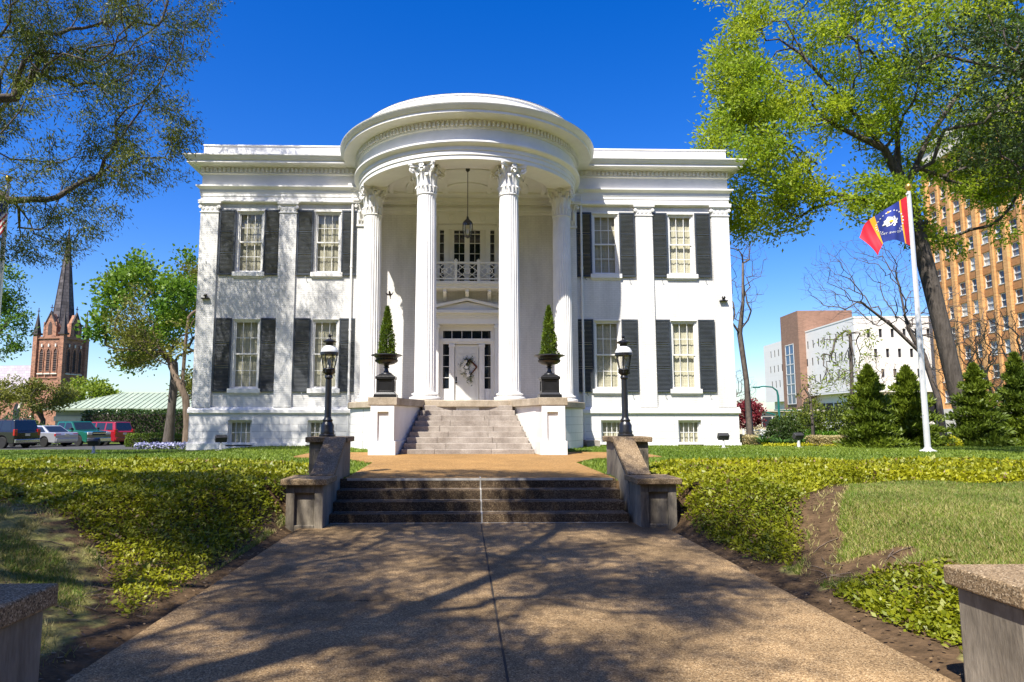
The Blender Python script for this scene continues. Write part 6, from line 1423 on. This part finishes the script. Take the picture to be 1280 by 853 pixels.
car('green_truck', 'dark green pickup truck facing right with a chrome bumper', (-28.7, 51.0, gz_(-28.7, 51)), R(-24), 'car_green', 5.4, 1.95, [(-2.7, .5), (-2.72, 1.08), (-2.66, 1.14), (1.25, 1.14), (2.2, 1.06), (2.56, .98), (2.62, .55)], [(-.82, 1.10), (1.34, 1.10), (.72, 1.76), (-.66, 1.76)], (-1.6, 1.7), .39, tk, clad='chrome')
car('red_car', 'dark red estate car parked right of the green truck', (-28.3, 54.0, gz_(-28.3, 54)), R(160), 'car_red', 4.6, 1.82, sb, [(x, z - .02) for x, z in sc], (-1.38, 1.42), .36, dict(suv, bumper='car_red'))

# ---------------------------------------------------------------- ground cover, turf and litter
rg = np.random.default_rng(100)
def scatter(n, x0, x1, y0, y1, dens=None):
    x = x0 + (x1 - x0) * rg.random(n); y = y0 + (y1 - y0) * rg.random(n); return x, y
def cover(label, poly_, n, x0, x1, y0, y1, size, hmax):
    x, y = scatter(n, x0, x1, y0, y1); m = inside(poly_, x, y)
    # thinner with distance, patchy, ragged along its edge
    d = np.hypot(x, y); e = pdist(poly_, x, y); pn = vnoise(np.stack([x, y], 1), 1.6, 101); pf = vnoise(np.stack([x, y], 1), .8, 103)
    m &= rg.random(n) < np.clip(9.5 / d, .22, 1) ** 1.15; m &= (e > .16 * rg.random(n) * (1 + pn)); m &= ~((pf < .22) & (rg.random(n) < .7))
    x, y, d, e, pn = x[m], y[m], d[m], e[m], pn[m]; k = len(x)
    mound = (.30 + .75 * pn) * hmax * ss(e / .75) * (1 - .72 * ss((y - 10.5) / 4)) + .03
    z = hgt(x, y) + mound * (rg.random(k) ** .35)
    sz = np.clip(d / 10.5, .75, 1.6)
    P = np.stack([x, y, z], 1); tint = .25 + .45 * vnoise(np.stack([x, y], 1), 1.1, 102) * (.4 + .6 * rg.random(k)) + .30 * rg.random(k)
    dd = unit(rg.normal(size=(k, 3)) * [1, 1, .45] + [0, 0, .35]); L = (size[0] + (size[1] - size[0]) * rg.random(k)) * sz * np.exp(rg.normal(size=k) * .22); q = unit(np.cross(dd, rg.normal(size=(k, 3)) * .55 + [0, 0, 1.0])); L = L[:, None]
    v = np.stack([P, P + dd * L * .45 + q * L * .27, P + dd * L, P + dd * L * .45 - q * L * .27], 1).reshape(-1, 3)
    tint = tint + .28 * (vnoise(np.stack([x, y], 1), .55, 104) - .5); return tag(fast_mesh('ground_cover', v, 4, ['cover', 'litter'], (rg.random(k) < .02 + .05 * (pn < .3)).astype(int), np.clip(tint, 0, 1)), label, 'ground cover', kind='stuff')
cover('glossy yellow-green ground cover on the bank right of the path', RA, 1150000, 2.8, 24, 7.3, 19, (.027, .064), .16)
cover('bright patch of ground cover beside the right entrance pier', RB, 34000, 3.0, 4.6, 4.7, 7.0, (.035, .08), .22)
cover('dark shaded ground cover on the bank left of the path', LA, 1150000, -24, -2.9, 5.7, 19.3, (.027, .064), .16)
def turf(label, n, x0, x1, y0, y1, h_, wd, m_, cond, tl):
    x, y = scatter(n, x0, x1, y0, y1); k = cond(x, y); d = np.hypot(x, y); k &= rg.random(n) < np.clip(9 / d, .2, 1); x, y, d = x[k], y[k], d[k]
    P = np.stack([x, y, hgt(x, y) - .005], 1); s = np.clip(d / 8, .8, 2.5); hh = h_[0] + (h_[1] - h_[0]) * rg.random(len(x)); t_ = tl[0] + tl[1] * vnoise(np.stack([x, y], 1), 1.4, 110) + tl[2] * rg.random(len(x))
    a = rg.random(len(x)) * 2 * PI; w_ = (wd * s)[:, None]; sd = np.stack([np.cos(a), np.sin(a), 0 * a], 1) * w_ * .5; tip = P + np.stack([rg.normal(size=len(x)) * .5 * hh, rg.normal(size=len(x)) * .5 * hh, hh], 1)
    return tag(fast_mesh('grass', np.stack([P - sd, P + sd, tip], 1).reshape(-1, 3), 3, [m_], None, np.clip(t_, 0, 1)), label, 'grass', kind='stuff')
path_d = lambda x, y: (np.abs(x) > 3.05) | (y > 12.3)
trk = lambda x, y: np.minimum(pdist([(3.4, 7.3), (3.95, 8.0), (4.15, 8.9), (4.6, 9.55), (5.6, 10.7)], x, y), pdist([(3.0, 7.0), (3.5, 7.25), (4.2, 7.1)], x, y))
trl = lambda x, y: np.minimum(pdist([(-3.1, 5.4), (-3.6, 6.6), (-4.6, 7.55), (-6.0, 8.6), (-8.5, 9.2)], x, y), pdist([(-2.95, 3), (-3.05, 5.6), (-3.2, 5.9)], x, y))
turf('sunlit straw-flecked lawn between the ground cover and the right pier', 430000, 3.2, 16, 4, 12.4, (.03, .07), .010, 'drygrass', lambda x, y: ~gcmask(x, y) & (trk(x, y) > .02 + .4 * rg.random(len(x))) & (np.abs(x) > 3.2), (.0, .55, .45))
turf('green blades in the straw-flecked right lawn', 500000, 3.2, 16, 4, 12.4, (.03, .075), .010, 'grass', lambda x, y: ~gcmask(x, y) & (trk(x, y) > .15) & (np.abs(x) > 3.2), (.1, .5, .4))
turf('thin dry turf behind the left entrance pier', 330000, -14, -3.0, 3.5, 11, (.025, .065), .011, 'drygrass', lambda x, y: ~gcmask(x, y) & (trl(x, y) > .3 * rg.random(len(x))) & (vnoise(np.stack([x, y], 1), 1.8, 112) > .2), (.1, .5, .4))
turf('sparse green blades behind the left entrance pier', 220000, -14, -3.0, 3.5, 11, (.03, .07), .011, 'grass', lambda x, y: ~gcmask(x, y) & (trl(x, y) > .15) & (vnoise(np.stack([x, y], 1), 1.8, 112) > .34), (.1, .5, .4))
turf('mown lawn left of the forecourt', 430000, -34, -2.3, 12.3, 36, (.03, .07), .016, 'grass', lambda x, y: ~gcmask(x, y) & ~inside(FC, x, y) & ~((np.abs(x - AX) < 11.1) & (y > 27.2)), (.15, .55, .35))
turf('mown lawn right of the forecourt', 420000, 2.3, 27, 12.3, 30, (.03, .07), .016, 'grass', lambda x, y: ~gcmask(x, y) & ~inside(FC, x, y) & ~((np.abs(x - AX) < 11.1) & (y > 27.2)), (.15, .55, .35))
x, y = scatter(26000, -9, 7, 3.5, 12.4); k = (np.abs(x) > 2.75) & ((trk(x, y) < .6) | (trl(x, y) < .9) | (np.abs(np.abs(x) - 3.0) < .25)) & (rg.random(len(x)) < .5); x, y = x[k], y[k]
P = np.stack([x, y, hgt(x, y) + .012], 1)
tag(leaves('leaf_litter', P, (.02, .06), .5, ['litter'], rg, dirs=unit(rg.normal(size=(len(P), 3)) * [1, 1, .12]), spread=.12, flat=.9), 'brown fallen leaves and twigs along the path edges', 'leaf litter', kind='stuff')
# roots and dead twigs in the beaten earth
mb = MB()
for k in range(26):
    if k % 2: x0, y0 = 3.3 + rnd.random() * 1.2, 7.0 + rnd.random() * 1.6
    else: x0, y0 = -3.2 - rnd.random() * 1.4, 5.6 + rnd.random() * 1.8
    a = rnd.random() * 6.3; pts = []
    for i in range(4): px_, py_ = x0 + i * .13 * math.cos(a + i * .2), y0 + i * .13 * math.sin(a + i * .2); pts.append((px_, py_, float(hgt(px_, py_)) + .012))
    mb.tube(pts, [.005, .005, .004, .002], 5)
tag(mb.build('twig_litter', 'bark_brown'), 'dead twigs lying on the bare earth beside the path', 'twigs', kind='stuff')
